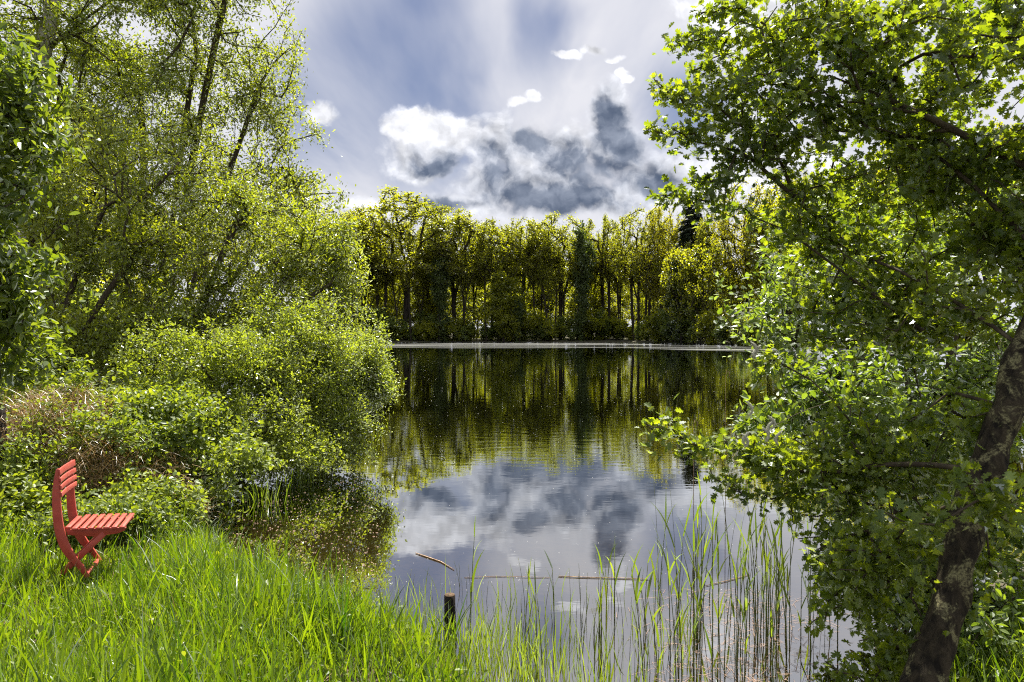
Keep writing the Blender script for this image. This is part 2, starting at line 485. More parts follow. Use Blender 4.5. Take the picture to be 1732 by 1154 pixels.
def ground_mat():
    m, g = new_mat('bank_soil')
    P = g.new('ShaderNodeNewGeometry').outputs['Position']
    n1 = g.noise(P, 1.3, 7, 0.6)
    n2 = g.noise(P, 14.0, 6, 0.65)
    c = g.mix(g.ss(n2, 0.3, 0.7), (0.030, 0.022, 0.013, 1), (0.085, 0.062, 0.036, 1))
    c = g.mix(g.m('MULTIPLY', g.ss(n1, 0.42, 0.6), 0.7), c, (0.045, 0.065, 0.016, 1))
    z = g.sep(P)[2]
    mud = g.mix(g.ss(n2, 0.3, 0.7), (0.030, 0.022, 0.010, 1), (0.095, 0.070, 0.032, 1))
    c = g.mix(g.ss(z, 0.03, -0.03), c, mud)
    p = g.new('ShaderNodeBsdfPrincipled'); g.put(p.inputs['Base Color'], c)
    p.inputs['Roughness'].default_value = 0.95
    bp = g.new('ShaderNodeBump'); bp.inputs['Strength'].default_value = 0.7; bp.inputs['Distance'].default_value = 0.05
    g.put(bp.inputs['Height'], n2); g.nt.links.new(bp.outputs[0], p.inputs['Normal'])
    o = g.new('ShaderNodeOutputMaterial'); g.nt.links.new(p.outputs[0], o.inputs[0])
    return m

def water_mat():
    m, g = new_mat('lake_water')
    P = g.new('ShaderNodeNewGeometry').outputs['Position']
    x, y, z = g.sep(P)
    Q = g.v('MULTIPLY', P, (0.55, 1.6, 1.0))
    w1 = g.noise(Q, 2.2, 3, 0.5, 0.4)
    w2 = g.noise(g.v('MULTIPLY', P, (1.0, 2.2, 1.0)), 7.0, 2, 0.5)
    w3 = g.noise(P, 0.12, 3, 0.5)
    amp = g.m('ADD', 0.30, g.m('MULTIPLY', g.ss(w3, 0.38, 0.62), 0.9))
    shore = g.ss(y, 7.0, 14.0)
    amp = g.m('MULTIPLY', amp, g.m('ADD', 0.25, g.m('MULTIPLY', shore, 0.75)))
    h = g.m('ADD', w1, g.m('MULTIPLY', w2, 0.22))
    edge = g.m('ADD', y, g.m('MULTIPLY', g.m('SUBTRACT', g.noise(g.v('MULTIPLY', P, (0.02, 0.06, 1)), 1.0, 4, 0.6), 0.5), 30.0))
    edge = g.m('ADD', edge, g.m('MULTIPLY', g.m('MAXIMUM', g.m('SUBTRACT', x, 14.0), 0.0), 1.25))
    breeze = g.ss(edge, 84.0, 90.0)
    lane = g.ss(g.noise(g.v('MULTIPLY', P, (0.02, 0.30, 1)), 1.0, 5, 0.65), 0.40, 0.58)
    breeze = g.m('MULTIPLY', breeze, g.m('ADD', 0.05, g.m('MULTIPLY', lane, 0.95)))
    bp = g.new('ShaderNodeBump'); bp.inputs['Distance'].default_value = 0.0026
    g.put(bp.inputs['Strength'], g.m('MINIMUM', amp, 1.0)); g.put(bp.inputs['Height'], h)
    gl = g.new('ShaderNodeBsdfGlossy')
    gl.inputs[0].default_value = (0.93, 0.95, 0.97, 1)
    g.put(gl.inputs['Roughness'], g.m('ADD', 0.012, g.m('MULTIPLY', breeze, 0.175)))
    g.nt.links.new(bp.outputs[0], gl.inputs['Normal'])
    tr = g.new('ShaderNodeBsdfTransparent'); g.put(tr.inputs[0], g.mix(g.ss(g.m('SUBTRACT', y, g.m('MULTIPLY', x, 0.25)), 7.0, 11.5), (0.62, 0.55, 0.36, 1), (0.16, 0.18, 0.08, 1)))
    fr = g.new('ShaderNodeFresnel'); fr.inputs[0].default_value = 1.33
    g.nt.links.new(bp.outputs[0], fr.inputs['Normal'])
    fac = g.m('ADD', 0.40, g.m('MULTIPLY', fr.outputs[0], 0.75), clamp=True)
    mx = g.new('ShaderNodeMixShader'); g.put(mx.inputs[0], fac)
    g.nt.links.new(tr.outputs[0], mx.inputs[1]); g.nt.links.new(gl.outputs[0], mx.inputs[2])
    o = g.new('ShaderNodeOutputMaterial'); g.nt.links.new(mx.outputs[0], o.inputs[0])
    return m

# ------------------------------------------------------------------ ground and water
LAKE = np.array([(-3.75, 7.7), (-4.6, 9.5), (-5.2, 11.5), (-7, 15), (-12, 22), (-28, 40), (-52, 80), (-62, 122), (-40, 141), (-15, 144.5),
                 (8, 144), (22, 140), (31, 126), (36.5, 103), (44, 78), (48, 52), (36, 28), (20, 15), (9, 8.6), (4.6, 6.2), (2.9, 4.6), (2.1, 3.7), (1.3, 2.9),
                 (0.55, 2.9), (0.0, 3.6), (-0.55, 4.5), (-1.4, 5.2), (-2.2, 5.9), (-3.0, 6.75)])
def lake_sd(x, y):
    """signed distance to the shoreline, positive on land"""
    p = np.stack([x, y], -1)
    d = np.full(x.shape, 1e9); inside = np.zeros(x.shape, bool)
    for i in range(len(LAKE)):
        a = LAKE[i]; b = LAKE[(i + 1) % len(LAKE)]
        e = b - a; w = p - a
        t = np.clip((w @ e) / (e @ e), 0, 1)
        d = np.minimum(d, np.linalg.norm(w - t[..., None] * e, axis=-1))
        c = ((a[1] <= y) & (b[1] > y)) | ((b[1] <= y) & (a[1] > y))
        xi = a[0] + (y - a[1]) / np.where(abs(e[1]) < 1e-9, 1e-9, e[1]) * e[0]
        inside ^= c & (x < xi)
    return np.where(inside, -d, d)

def gz(x, y):
    x = np.asarray(x, float); y = np.asarray(y, float)
    s = lake_sd(x, y)
    wob = 0.04 * np.sin(1.7 * x + 0.6 * y) * np.sin(1.3 * y - 0.5 * x) + 0.02 * np.sin(4.1 * x + 1) * np.sin(3.7 * y)
    land = 0.02 + 0.20 * (1 - np.exp(-np.maximum(s, 0) / 0.7)) + 0.9 * (1 - np.exp(-np.maximum(s - 2, 0) / 14)) + wob * np.clip(s, 0, 1)
    bed = -0.9 * (1 - np.exp(np.minimum(s, 0) / 3.5)) + 0.02 * np.exp(np.minimum(s, 0) / 0.2)
    return np.where(s > 0, land, bed)

def axis(parts):
    return np.unique(np.concatenate([np.linspace(a, b, n) for a, b, n in parts]))
gx = axis([(-900, -90, 14), (-90, -10, 34), (-10, 10, 110), (10, 90, 34), (90, 900, 14)])
gy = axis([(-300, -20, 8), (-20, 1, 10), (1, 14, 85), (14, 60, 28), (60, 170, 44), (170, 1200, 18)])
X, Y = np.meshgrid(gx, gy)
Z = gz(X, Y)
nx, ny = len(gx), len(gy)
ii = (np.arange(ny - 1)[:, None] * nx + np.arange(nx - 1)[None, :])
quads = np.stack([ii, ii + 1, ii + nx + 1, ii + nx], -1).ravel()
gm = raw_mesh('ground', np.stack([X, Y, Z], -1).reshape(-1, 3), quads, np.full((nx - 1) * (ny - 1), 4), ground_mat(), smooth=True)
tag(obj('ground', gm), 'muddy and grassy bank running round the lake', 'ground', kind='structure')

# water sheet: the lake outline pushed a little under the banks
cen = LAKE.mean(0)
ring = []
for i in range(len(LAKE)):
    a, b, c = LAKE[i - 1], LAKE[i], LAKE[(i + 1) % len(LAKE)]
    n1 = np.array((-(b - a)[1], (b - a)[0])); n2 = np.array((-(c - b)[1], (c - b)[0]))
    nn = n1 / np.linalg.norm(n1) + n2 / np.linalg.norm(n2); nn /= np.linalg.norm(nn)
    ring.append(b + nn * 0.35)
sgn = lake_sd(np.array([ring[3][0]]), np.array([ring[3][1]]))[0]
if sgn < 0:
    ring = [2 * LAKE[i] - ring[i] for i in range(len(LAKE))]
wm = raw_mesh('lake_water', [(p[0], p[1], 0.0) for p in ring], list(range(len(ring)))[::-1], [len(ring)], water_mat())
if wm.polygons[0].normal.z < 0:
    wm.flip_normals()
tag(obj('lake_water', wm), 'still dark lake reflecting trees and clouds', 'water', kind='structure')

# ------------------------------------------------------------------ plant growing
def sample_vol(rs, vols, n, surf=2.0, gap=0.0, gfreq=1.0, shoots=0.0):
    """points in a set of world ellipsoids (c, r) weighted by volume^(2/3)"""
    w = np.array([(r[0] * r[1] * r[2]) ** (2 / 3) for c, r in vols]); w /= w.sum()
    out = []
    while len(out) < n:
        k = rs.choice(len(vols), p=w)
        c, r = vols[k]
        d = rs.normal(size=3); d /= np.linalg.norm(d)
        p = c + d * r * rs.random() ** (1 / (3.0 * surf) if surf > 1 else 1 / 3.0)
        if shoots and rs.random() < shoots: p = p + d * r * rs.uniform(0.05, 0.30) + np.array((0, 0, 0.12)) * r[2]
        if gap and mnoise.noise(Vector(p * gfreq)) < gap - 0.5:
            continue
        out.append(p)
    return np.array(out)

def grow(rs, stems, tips, seg=0.25, ang=1.2, jit=0.06):
    pos = []; par = []; gd = []
    stem_nodes = []
    for st in stems:
        prev = -1
        for i, p in enumerate(st):
            p = np.asarray(p, float)
            pos.append(p); par.append(prev)
            gd.append(norm(p - pos[prev]) if prev >= 0 else norm(np.asarray(st[1], float) - p))
            prev = len(pos) - 1
    n0 = len(pos)
    cap = n0 + 4000 + len(tips) * 24
    P = np.zeros((cap, 3)); Gd = np.zeros((cap, 3)); P[:n0] = pos; Gd[:n0] = gd
    par = par + [0] * (cap - n0)
    n = n0
    d0 = np.min(np.linalg.norm(tips[:, None, :] - P[None, :n0], axis=2), axis=1)
    tip_idx = []
    for t in np.argsort(d0):
        p = tips[t]
        dv = p - P[:n]; dist = np.linalg.norm(dv, axis=1) + 1e-6
        cs = np.einsum('ij,ij->i', dv, Gd[:n]) / dist
        i = int(np.argmin(dist * (1 + ang * (1 - cs))))
        L = dist[i]; m = min(20, max(1, int(L / seg)))
        ctrl = P[i] + Gd[i] * L * 0.4
        prev = i
        for k in range(1, m + 1):
            s = k / m
            q = (1 - s) ** 2 * P[i] + 2 * s * (1 - s) * ctrl + s * s * p
            if k < m: q = q + rs.normal(size=3) * jit * L / m
            P[n] = q; par[n] = prev; Gd[n] = norm(q - P[prev])
            prev = n; n += 1
        tip_idx.append((t, prev))
    par = np.array(par[:n]); P = P[:n]; Gd = Gd[:n]
    order = np.zeros(len(tips), int)
    for t, k in tip_idx: order[t] = k
    return P, par, Gd, order

def wood_mesh(name, P, par, tipn, rbase, rtip, mat, sides=5, minr=0.0):
    n = len(P)
    cnt = np.zeros(n); cnt[tipn] += 1
    for i in range(n - 1, -1, -1):
        if par[i] >= 0: cnt[par[i]] += max(cnt[i], 0.3)
    cnt = np.maximum(cnt, 0.3)
    top = cnt.max()
    ex = math.log(rbase / rtip) / math.log(max(top, 2))
    r = rtip * np.maximum(cnt, 1) ** ex
    k = np.where(par >= 0)[0]
    if minr: k = k[r[k] >= minr]
    pr = np.minimum(r[par[k]], r[k] * 1.35)
    ext = norm(P[k] - P[par[k]]) * (r[k] * 0.25)[:, None]
    return tubes_mesh(name, P[par[k]], P[k] + ext, pr, r[k], mat, sides)

def crown_leaves(rs, P, Gd, tipn, per, spray, size, out_w=1.0, up=0.7, droop=0.2, spread=0.35, along=None):
    """leaf positions, axes, normals, sizes around the twig tips"""
    n = len(tipn) * per
    ti = np.repeat(tipn, per)
    s = rs.random(n)
    d = Gd[ti]
    pos = P[ti] - d * (s * spray)[:, None] + rs.normal(size=(n, 3)) * (spread * spray * (0.25 + 0.75 * s))[:, None]
    ax = d * out_w + rs.normal(size=(n, 3)) * 0.75 + np.array((0, 0, -droop))
    nr = rs.normal(size=(n, 3)) * 0.6 + np.array((0, 0, up))
    sz = size * rs.uniform(0.6, 1.25, n)
    return pos, ax, nr, sz, rs.random(n)

def vp(px, py, Y, rx, ry, rd):
    return (W3(px, py, Y), np.array((rx / F * Y, rd, ry / F * Y)))

def plant(name, label, cat, vols, stems, ntips, per, tpl, size, leaf, bark, rbase, rtip=0.0025, spray=0.3, surf=1.6, gap=0.0, gfreq=1.0,
          seg=0.25, ang=1.2, group=None, seed=1, sides=5, up=0.7, droop=0.05, spread=0.35, minr=0.0, wood='trunk', crown='crown', extra=None, jit=0.06, out_w=1.0, shoots=0.12):
    rs = np.random.RandomState(seed)
    base = np.asarray(stems[0][0], float)
    tips = sample_vol(rs, vols, ntips, surf, gap, gfreq, shoots)
    if extra is not None: tips = np.concatenate([tips, np.asarray(extra)])
    P, par, Gd, tipn = grow(rs, stems, tips, seg, ang, jit)
    P = P - base
    root = empty(name, base, label, cat, group)
    obj(wood, wood_mesh(wood, P, par, tipn, rbase, rtip, bark, sides, minr), root)
    obj(crown, leaves_mesh(crown, tpl, *crown_leaves(rs, P, Gd, tipn, per, spray, size, up=up, droop=droop, spread=spread, out_w=out_w)[:4], leaf,
                           rs.random(len(tipn) * per)), root)
    return root, P + base, Gd, tipn

def copy_tree(root, loc, rz, sc, label, group, name=None):
    r = root.copy(); link(r)
    r.location = tuple(float(c) for c in loc); r.rotation_euler = (0, 0, rz); r.scale = sc
    tag(r, label, group=group)
    for ch in list(root.children):
        c = ch.copy(); link(c); c.parent = r
        for gch in ch.children:
            d = gch.copy(); link(d); d.parent = c
    return r

# ------------------------------------------------------------------ far shore trees (real metres, seen 100 to 190 m away)
def proto_oak(seed, H=27.0, cw=7.5, ch=9.5, cz=0.71, ntips=560, per=42, leaf='oak', size=0.27, name='oak_tree', lean=0.0, surf=3.0, trunk_r=0.37, low=0.0, wood='trunk', fork=True):
    rs = np.random.RandomState(seed)
    vols = [(np.array((0, 0, H - ch)), np.array((cw, cw, ch))), (np.array((0, 0, H - ch)), np.array((cw * 0.98, cw * 0.98, ch * 0.98)))]
    for k in range(5):
        a = rs.uniform(0, 6.28); rr = cw * rs.uniform(0.35, 0.6)
        vols.append((np.array((rr * math.cos(a), rr * math.sin(a), H - ch * rs.uniform(0.5, 1.1))), np.array((cw * 0.5, cw * 0.5, ch * 0.45))))
    if low: vols.append((np.array((0, 0, H * 0.38)), np.array((cw * 0.55, cw * 0.55, H * 0.2)) ))
    ph = rs.uniform(0, 6.28)
    def tr(z): return (lean * z + 0.35 * math.sin(z * 0.16 + ph), 0.35 * math.cos(z * 0.13 + ph), z)
    stems = [[tr(z) for z in np.linspace(-0.3, H * 0.62, 12)]]
    if fork:
        b = np.array(tr(H * 0.28)); a = rs.uniform(0, 6.28)
        stems.append([b + np.array((math.cos(a) * t * cw * 0.45, math.sin(a) * t * cw * 0.45, t * H * 0.4)) for t in np.linspace(0, 1, 7)])
    tips = sample_vol(rs, vols, ntips, surf, 0.32, 0.3)
    tips = tips[(tips[:, 2] < H) & ((tips[:, 2] > H * 0.44) | (low > 0))]
    P, par, Gd, tipn = grow(rs, stems, tips, 1.1, 1.9, 0.10)
    root = empty(name, (0, 0, 0))
    tag(root, cat='tree')
    obj('trunk', wood_mesh('trunk', P, par, tipn, trunk_r, 0.065, M['barkdark'], 5), root)
    pos, ax, nr, sz, rr = crown_leaves(rs, P, Gd, tipn, per, 1.35, size, up=0.4, droop=0.0, spread=0.42)
    obj('crown', leaves_mesh('crown', TPL_CLUMP, pos, ax, nr, sz, M[leaf], rr), root)
    return root

def proto_column(seed, H, w, leaf, name, per=60, ntips=170, size=0.4):
    rs = np.random.RandomState(seed)
    vols = [(np.array((rs.uniform(-0.3, 0.3) * w, rs.uniform(-0.3, 0.3) * w, H * z)), np.array((w * f, w * f, H * 0.16))) for z, f in
            ((0.16, .5), (0.3, .6), (0.45, .75), (0.58, .9), (0.70, 1.0), (0.82, .8), (0.9, .5))]
    stems = [[(0.2 * math.sin(z * 0.3), 0.2 * math.cos(z * 0.2), z) for z in np.linspace(-0.3, H * 0.9, 16)]]
    tips = sample_vol(rs, vols, ntips, 1.3)
    P, par, Gd, tipn = grow(rs, stems, tips, 0.9, 0.6)
    root = empty(name, (0, 0, 0)); tag(root, cat='tree')
    obj('trunk', wood_mesh('trunk', P, par, tipn, 0.35, 0.03, M['barkdark'], 5), root)
    pos, ax, nr, sz, rr = crown_leaves(rs, P, Gd, tipn, per, 1.3, size, up=0.3, droop=0.6, spread=0.45)
    obj('crown', leaves_mesh('crown', TPL_CLUMP, pos, ax, nr, sz, M[leaf], rr), root)
    return root

def proto_spruce(seed, H=26.0, w=4.6):
    rs = np.random.RandomState(seed)
    A = []; B = []; ra = []; rb = []
    zs = np.linspace(-0.3, H, 12)
    for i in range(11):
        A.append((0, 0, zs[i])); B.append((0, 0, zs[i + 1])); ra.append(0.32 * (1 - zs[i] / (H * 1.02))); rb.append(0.32 * (1 - zs[i + 1] / (H * 1.02)))
    pos = []; ax = []
    z = H * 0.1
    while z < H - 0.4:
        f = 1 - z / H
        L = w * (0.12 + 0.88 * f ** 0.75) * rs.uniform(0.75, 1.15)
        for k in range(7):
            a = rs.uniform(0, 6.28); d = np.array((math.cos(a), math.sin(a), 0))
            p0 = np.array((0, 0, z + rs.uniform(-.2, .2))); p1 = p0 + d * L + np.array((0, 0, -0.22 * L))
            A.append(p0); B.append(p1); ra.append(0.05); rb.append(0.012)
            m = int(22 + 26 * f)
            s = rs.random(m) ** 0.7
            side = np.array((-d[1], d[0], 0))
            pp = p0 + (p1 - p0) * s[:, None] + side * (rs.normal(size=(m, 1)) * 0.42 * (1.15 - s)[:, None]) + np.array((0, 0, 1)) * rs.normal(size=(m, 1)) * 0.10 - np.array((0, 0, 0.15))
            pos.append(pp); ax.append(d + side * rs.normal(size=(m, 1)) * 0.6 + np.array((0, 0, -0.5)) + rs.normal(size=(m, 3)) * 0.2)
        z += rs.uniform(0.45, 0.65)
    pos = np.concatenate(pos); ax = np.concatenate(ax); n = len(pos)
    root = empty('spruce_tree', (0, 0, 0)); tag(root, cat='tree')
    obj('trunk', tubes_mesh('trunk', np.array(A, float), np.array(B, float), np.array(ra), np.array(rb), M['barkdark'], 5), root)
    obj('crown', leaves_mesh('crown', TPL_NEEDLE, pos, ax, rs.normal(size=(n, 3)) * 0.4 + np.array((0, 0, 1)), rs.uniform(0.4, 0.9, n), M['spruce'], rs.random(n)), root)
    return root

def proto_shrub(seed, w, h, leaf, name='shore_shrub', per=32, ntips=130, size=0.30):
    rs = np.random.RandomState(seed)
    vols = []
    for k in range(5):
        a = rs.uniform(0, 6.28); rr = w * rs.uniform(0.1, 0.5)
        vols.append((np.array((rr * math.cos(a), rr * math.sin(a), h * rs.uniform(0.3, 0.7))), np.array((w * 0.5, w * 0.5, h * 0.33))))
    stems = []
    for k in range(5):
        a = rs.uniform(0, 6.28); L = h * rs.uniform(0.4, 0.6)
        stems.append([(0.1 * math.cos(a) + math.cos(a) * t * w * 0.3, 0.1 * math.sin(a) + math.sin(a) * t * w * 0.3, -0.2 + t * L) for t in np.linspace(0, 1, 5)])
    tips = sample_vol(rs, vols, ntips, 1.5)
    tips[:, 2] = np.maximum(tips[:, 2], 0.25)
    P, par, Gd, tipn = grow(rs, stems, tips, 0.6, 1.0)
    root = empty(name, (0, 0, 0)); tag(root, cat='shrub')
    obj('stems', wood_mesh('stems', P, par, tipn, 0.09, 0.02, M['barkdark'], 4), root)
    pos, ax, nr, sz, rr = crown_leaves(rs, P, Gd, tipn, per, 0.9, size, up=0.5, droop=0.1, spread=0.42)
    obj('foliage', leaves_mesh('foliage', TPL_CLUMP, pos, ax, nr, sz, M[leaf], rr), root)
    return root

used = set()
def place(proto, H0, px, top, Y, wscale=1.0, label='', group=None, rz=None, rs=random.Random(5)):
    """put a tree whose top shows at photo row `top` above pixel column px at depth Y"""
    X0 = (px - 866) / F * Y
    z0 = float(gz(np.array([X0]), np.array([Y]))[0])
    H = EYE - (top - HOR) / F * Y - z0
    s = H / H0
    rz = rs.uniform(0, 6.28) if rz is None else rz
    loc = (X0, Y, z0 - 0.05)
    if proto.name not in used:
        used.add(proto.name)
        proto.location = loc; proto.rotation_euler = (0, 0, rz); proto.scale = (s * wscale, s * wscale, s)
        tag(proto, label, group=group)
        return proto
    return copy_tree(proto, loc, rz, (s * wscale, s * wscale, s), label, group)

oaks = [proto_oak(11, fork=False), proto_oak(12, cw=8.5), proto_oak(13, cw=6.5, ch=10, cz=0.66), proto_oak(14, cw=7.0, lean=0.02)]
golds = [proto_oak(21, cw=7.5, ch=10, cz=0.58, leaf='gold', low=1, ntips=480)]
slim = [proto_oak(71, H=24, cw=3.0, ch=5.5, cz=0.72, ntips=90, per=24, leaf='oak', size=0.30, name='slim_tree', trunk_r=0.27, fork=False),
        proto_oak(72, H=24, cw=3.4, ch=6.0, cz=0.68, ntips=90, per=24, leaf='under', size=0.30, name='slim_tree', trunk_r=0.25, lean=0.07)]
young = [proto_oak(31, H=20, cw=5.0, ch=8.0, cz=0.55, ntips=240, per=20, leaf='under', size=0.36, name='young_tree', low=1, trunk_r=0.2),
         proto_oak(32, H=20, cw=5.5, ch=8.5, cz=0.52, ntips=260, per=20, leaf='under', size=0.36, name='young_tree', low=1, trunk_r=0.2)]
ivy = [proto_column(41, 22, 3.0, 'ivy', 'ivy_clad_tree')]
will = [proto_column(42, 15, 4.4, 'under', 'weeping_willow', per=80, size=0.36)]
spr = [proto_spruce(51)]
shr = [proto_shrub(61, 4.0, 6.0, 'shore'), proto_shrub(62, 4.8, 5.0, 'under'), proto_shrub(63, 3.6, 7.5, 'shore')]

GF = 'tall oaks along the far shore'
front = [
    (0, 560, 352, 146, 1.15, 'bronze leaved oak on the far shore half hidden by the left willow'),
    (2, 612, 346, 147, 0.9, 'bronze topped far oak just right of the left willow branches'),
    (1, 690, 328, 149, 1.15, 'broad domed oak, tallest of the far trees left of the clouds'),
    (3, 765, 351, 150, 0.95, 'far oak with slanting limbs on the right shoulder of the broad domed oak'),
    (2, 832, 366, 150, 0.8, 'narrow far oak leaning left, under the left end of the dark cloud'),
    (0, 885, 366, 151, 0.75, 'small domed far oak with a fine fan of limbs above the weeping willow'),
    (3, 945, 361, 150, 0.9, 'round topped far oak between weeping willow and dark ivy clad column'),
    (2, 1018, 361, 151, 0.72, 'pale sparse topped far oak just right of the dark ivy clad column'),
    (1, 1082, 352, 142, 0.62, 'green far oak right of the notch in the treeline'),
]
for k, px, top, Yd, ws, lab in front:
    place(oaks[k], 27.0, px, top, Yd, ws * 1.22, lab, GF)
place(golds[0], 27.0, 1125, 343, 136, 0.72, 'golden yellow far tree beside the dark spruce', GF)
place(golds[0], 27.0, 1262, 306, 118, 0.8, 'golden far tree right of the spruce, its top touching the hawthorn', GF)
place(oaks[1], 27.0, 1335, 300, 112, 0.9, 'tall olive tree on the right shore behind the hawthorn', GF)
place(oaks[0], 27.0, 1420, 290, 105, 0.9, 'right shore oak glimpsed through the hawthorn leaves', GF)
place(oaks[3], 27.0, 1510, 280, 98, 0.9, 'rightmost shore oak deep behind the hawthorn crown', GF)
place(spr[0], 26.0, 1170, 332, 129, 1.2, 'very dark spruce standing at the right end of the far shore', None)
place(oaks[2], 27.0, 1205, 352, 124, 0.6, 'olive far tree right of the dark spruce', GF)
place(young[0], 20.0, 1150, 415, 122, 0.9, 'fresh green young tree in front of the left side of the spruce')
place(young[1], 20.0, 1192, 400, 117, 0.9, 'fresh green young tree in front of the right side of the spruce')
place(ivy[0], 22.0, 745, 412, 145, 0.9, 'dark green ivy wrapped tree in front of the broad domed oak')
place(ivy[0], 22.0, 986, 378, 145, 0.72, 'tall dark ivy clad column tree in the middle of the far shore')
place(ivy[0], 22.0, 878, 500, 143, 0.9, 'short ivy smothered stump tree beside the weeping willow')
place(ivy[0], 22.0, 1145, 430, 124, 1.1, 'dark bushy ivy clad tree below the golden tree')
place(will[0], 15.0, 850, 464, 144, 1.15, 'pale yellow green weeping willow at the far waterline')
for k, px, top, Yd, ws, lab in [
    (2, 580, 362, 150, 0.6, 'slim bare stemmed oak at the left end of the visible treeline'), (0, 650, 372, 153, 0.6, 'slim oak stem left of the broad domed oak'),
    (2, 725, 372, 154, 0.55, 'slender oak behind the ivy wrapped tree'), (3, 800, 384, 153, 0.55, 'slender oak in the dip right of the slanting limbed oak'),
    (2, 858, 388, 154, 0.5, 'thin oak rising straight behind the weeping willow'), (3, 915, 384, 154, 0.5, 'thin oak left of the round topped far oak'),
    (0, 985, 384, 154, 0.5, 'thin oak showing behind the ivy clad column'), (2, 1050, 392, 151, 0.5, 'thin pale oak standing in the notch of the treeline')]:
    place(oaks[k], 27.0, px, top, Yd, ws, lab, GF)
# younger trees and the rows behind
rr = random.Random(3)
GB = 'young trees filling the wood behind the far oaks'
for i in range(64):
    px = 520 + (i * 37.3) % 840 + rr.uniform(-10, 10)
    Yd = 158 + rr.uniform(0, 34) - max(0, px - 1080) * 0.12
    place(young[i % 2], 20.0, px, rr.uniform(425, 475), Yd, rr.uniform(0.8, 1.2), 'young yellow green tree in the sunlit wood behind the far oaks', GB)
GT = 'slim trees standing among the far oaks'
for i in range(30):
    px = 570 + i * 20.5 + rr.uniform(-12, 12)
    place(slim[i % 2], 24.0, px, rr.uniform(392, 440), 145.2 - max(0, px - 1060) * 0.19 + rr.uniform(0, 4), rr.uniform(0.7, 1.4), 'slim dark stemmed tree standing among the far oaks', GT)
GM = 'slim trees between the far oak trunks'
for i, (px, top) in enumerate([(1105, 430), (1190, 430), (1250, 420), (1300, 400)]):
    place(young[(i + 1) % 2], 20.0, px, top, 147 - max(0, px - 1080) * 0.16, 0.7, 'slim green tree filling a gap between far oak trunks', GM)
GN = 'low young trees between the far trunks'
for i in range(18):
    px = 585 + i * 33 + rr.uniform(-12, 12)
    place(young[i % 2], 20.0, px, rr.uniform(482, 528), 152.0 - max(0, px - 1060) * 0.19 + rr.uniform(0, 4), rr.uniform(1.0, 1.6), 'low bushy young tree filling the space between far trunks', GN)
GS = 'dark shrubs along the far waterline'
shlab = ['dark round shrub at the far waterline below the oaks', ]
for i, px in enumerate(range(560, 1330, 15)):
    px = px + rr.uniform(-6, 6)
    X0 = (px - 866) / F
    Yd = 146.5 - max(0, px - 1050) * 0.205 + rr.uniform(-0.5, 2.5)
    place(shr[i % 3], [6.0, 5.0, 7.5][i % 3], px, rr.uniform(516, 560), Yd, rr.uniform(0.9, 1.5), 'dark round shrub at the far waterline below the oaks', GS)
# the wood on the right shore behind the hawthorn
GR = 'trees on the right shore behind the hawthorn'
for i, (X0, Y0, H) in enumerate([(42, 94, 24), (47, 84, 25), (50, 72, 24), (54, 60, 23), (53, 48, 22), (46, 36, 20), (58, 78, 25), (62, 62, 24), (50, 100, 24), (44, 110, 25)]):
    p = [oaks[0], young[0], oaks[2], young[1]][i % 4]; H0 = [27, 20, 27, 20][i % 4]
    z0 = float(gz(np.array([float(X0)]), np.array([float(Y0)]))[0])
    s = H / H0
    copy_tree(p, (X0, Y0, z0), rr.uniform(0, 6), (s, s, s), 'tree in the right shore wood, mostly hidden by the hawthorn', GR)
for i, (X0, Y0, H) in enumerate([(43, 84, 7), (47, 70, 6), (50, 57, 7), (49, 44, 6), (40, 30, 6)]):
    z0 = float(gz(np.array([float(X0)]), np.array([float(Y0)]))[0]); s = H / 6.0
    copy_tree(shr[i % 3], (X0, Y0, z0), rr.uniform(0, 6), (s, s, s), 'low shrub on the right shore behind the hawthorn', 'shrubs on the right shore')

GL = 'trees on the left shore behind the willows'
for i, (X0, Y0, H) in enumerate([(-50, 78, 24), (-60, 95, 25), (-67, 108, 26), (-68, 122, 26), (-60, 134, 27), (-50, 143, 27), (-42, 147, 27), (-34, 149, 27), (-41, 60, 22), (-31, 46, 18), (-24, 35, 15), (-18, 27, 12),
                                 (-72, 116, 24), (-66, 140, 25), (-55, 88, 22), (-46, 70, 20), (-36, 53, 18)]):
    p = [oaks[0], young[0], oaks[2], young[1]][i % 4]; H0 = [27, 20, 27, 20][i % 4]
    z0 = float(gz(np.array([float(X0)]), np.array([float(Y0)]))[0]); q = H / H0
    copy_tree(p, (X0, Y0, z0), rr.uniform(0, 6), (q, q, q), 'tree on the left shore showing in gaps between the willow leaves', GL)
for i, (X0, Y0, H) in enumerate([(-16, 23, 5), (-21, 30, 6), (-27, 39, 6), (-34, 49, 7), (-41, 60, 7), (-50, 74, 7), (-57, 88, 7), (-64, 104, 8), (-65, 120, 8), (-58, 130, 8), (-50, 138, 8), (-41, 143, 7), (-32, 145, 7)]):
    z0 = float(gz(np.array([float(X0)]), np.array([float(Y0)]))[0]); q = H / 6.0
    copy_tree(shr[i % 3], (X0, Y0, z0), rr.uniform(0, 6), (q * 1.4, q * 1.4, q), 'shrub on the left shore behind the willow scrub', 'shrubs on the left shore')

# ------------------------------------------------------------------ left bank plants
def base_at(x, y): return np.array((x, y, float(gz(np.array([x]), np.array([y]))[0]) - 0.05))
def stem_line(b, e, n=6, bow=0.15):
    b = np.asarray(b, float); e = np.asarray(e, float)
    m = (b + e) / 2 + np.array((0, 0, np.linalg.norm(e - b) * bow))
    return [(1 - t) ** 2 * b + 2 * t * (1 - t) * m + t * t * e for t in np.linspace(0, 1, n)]

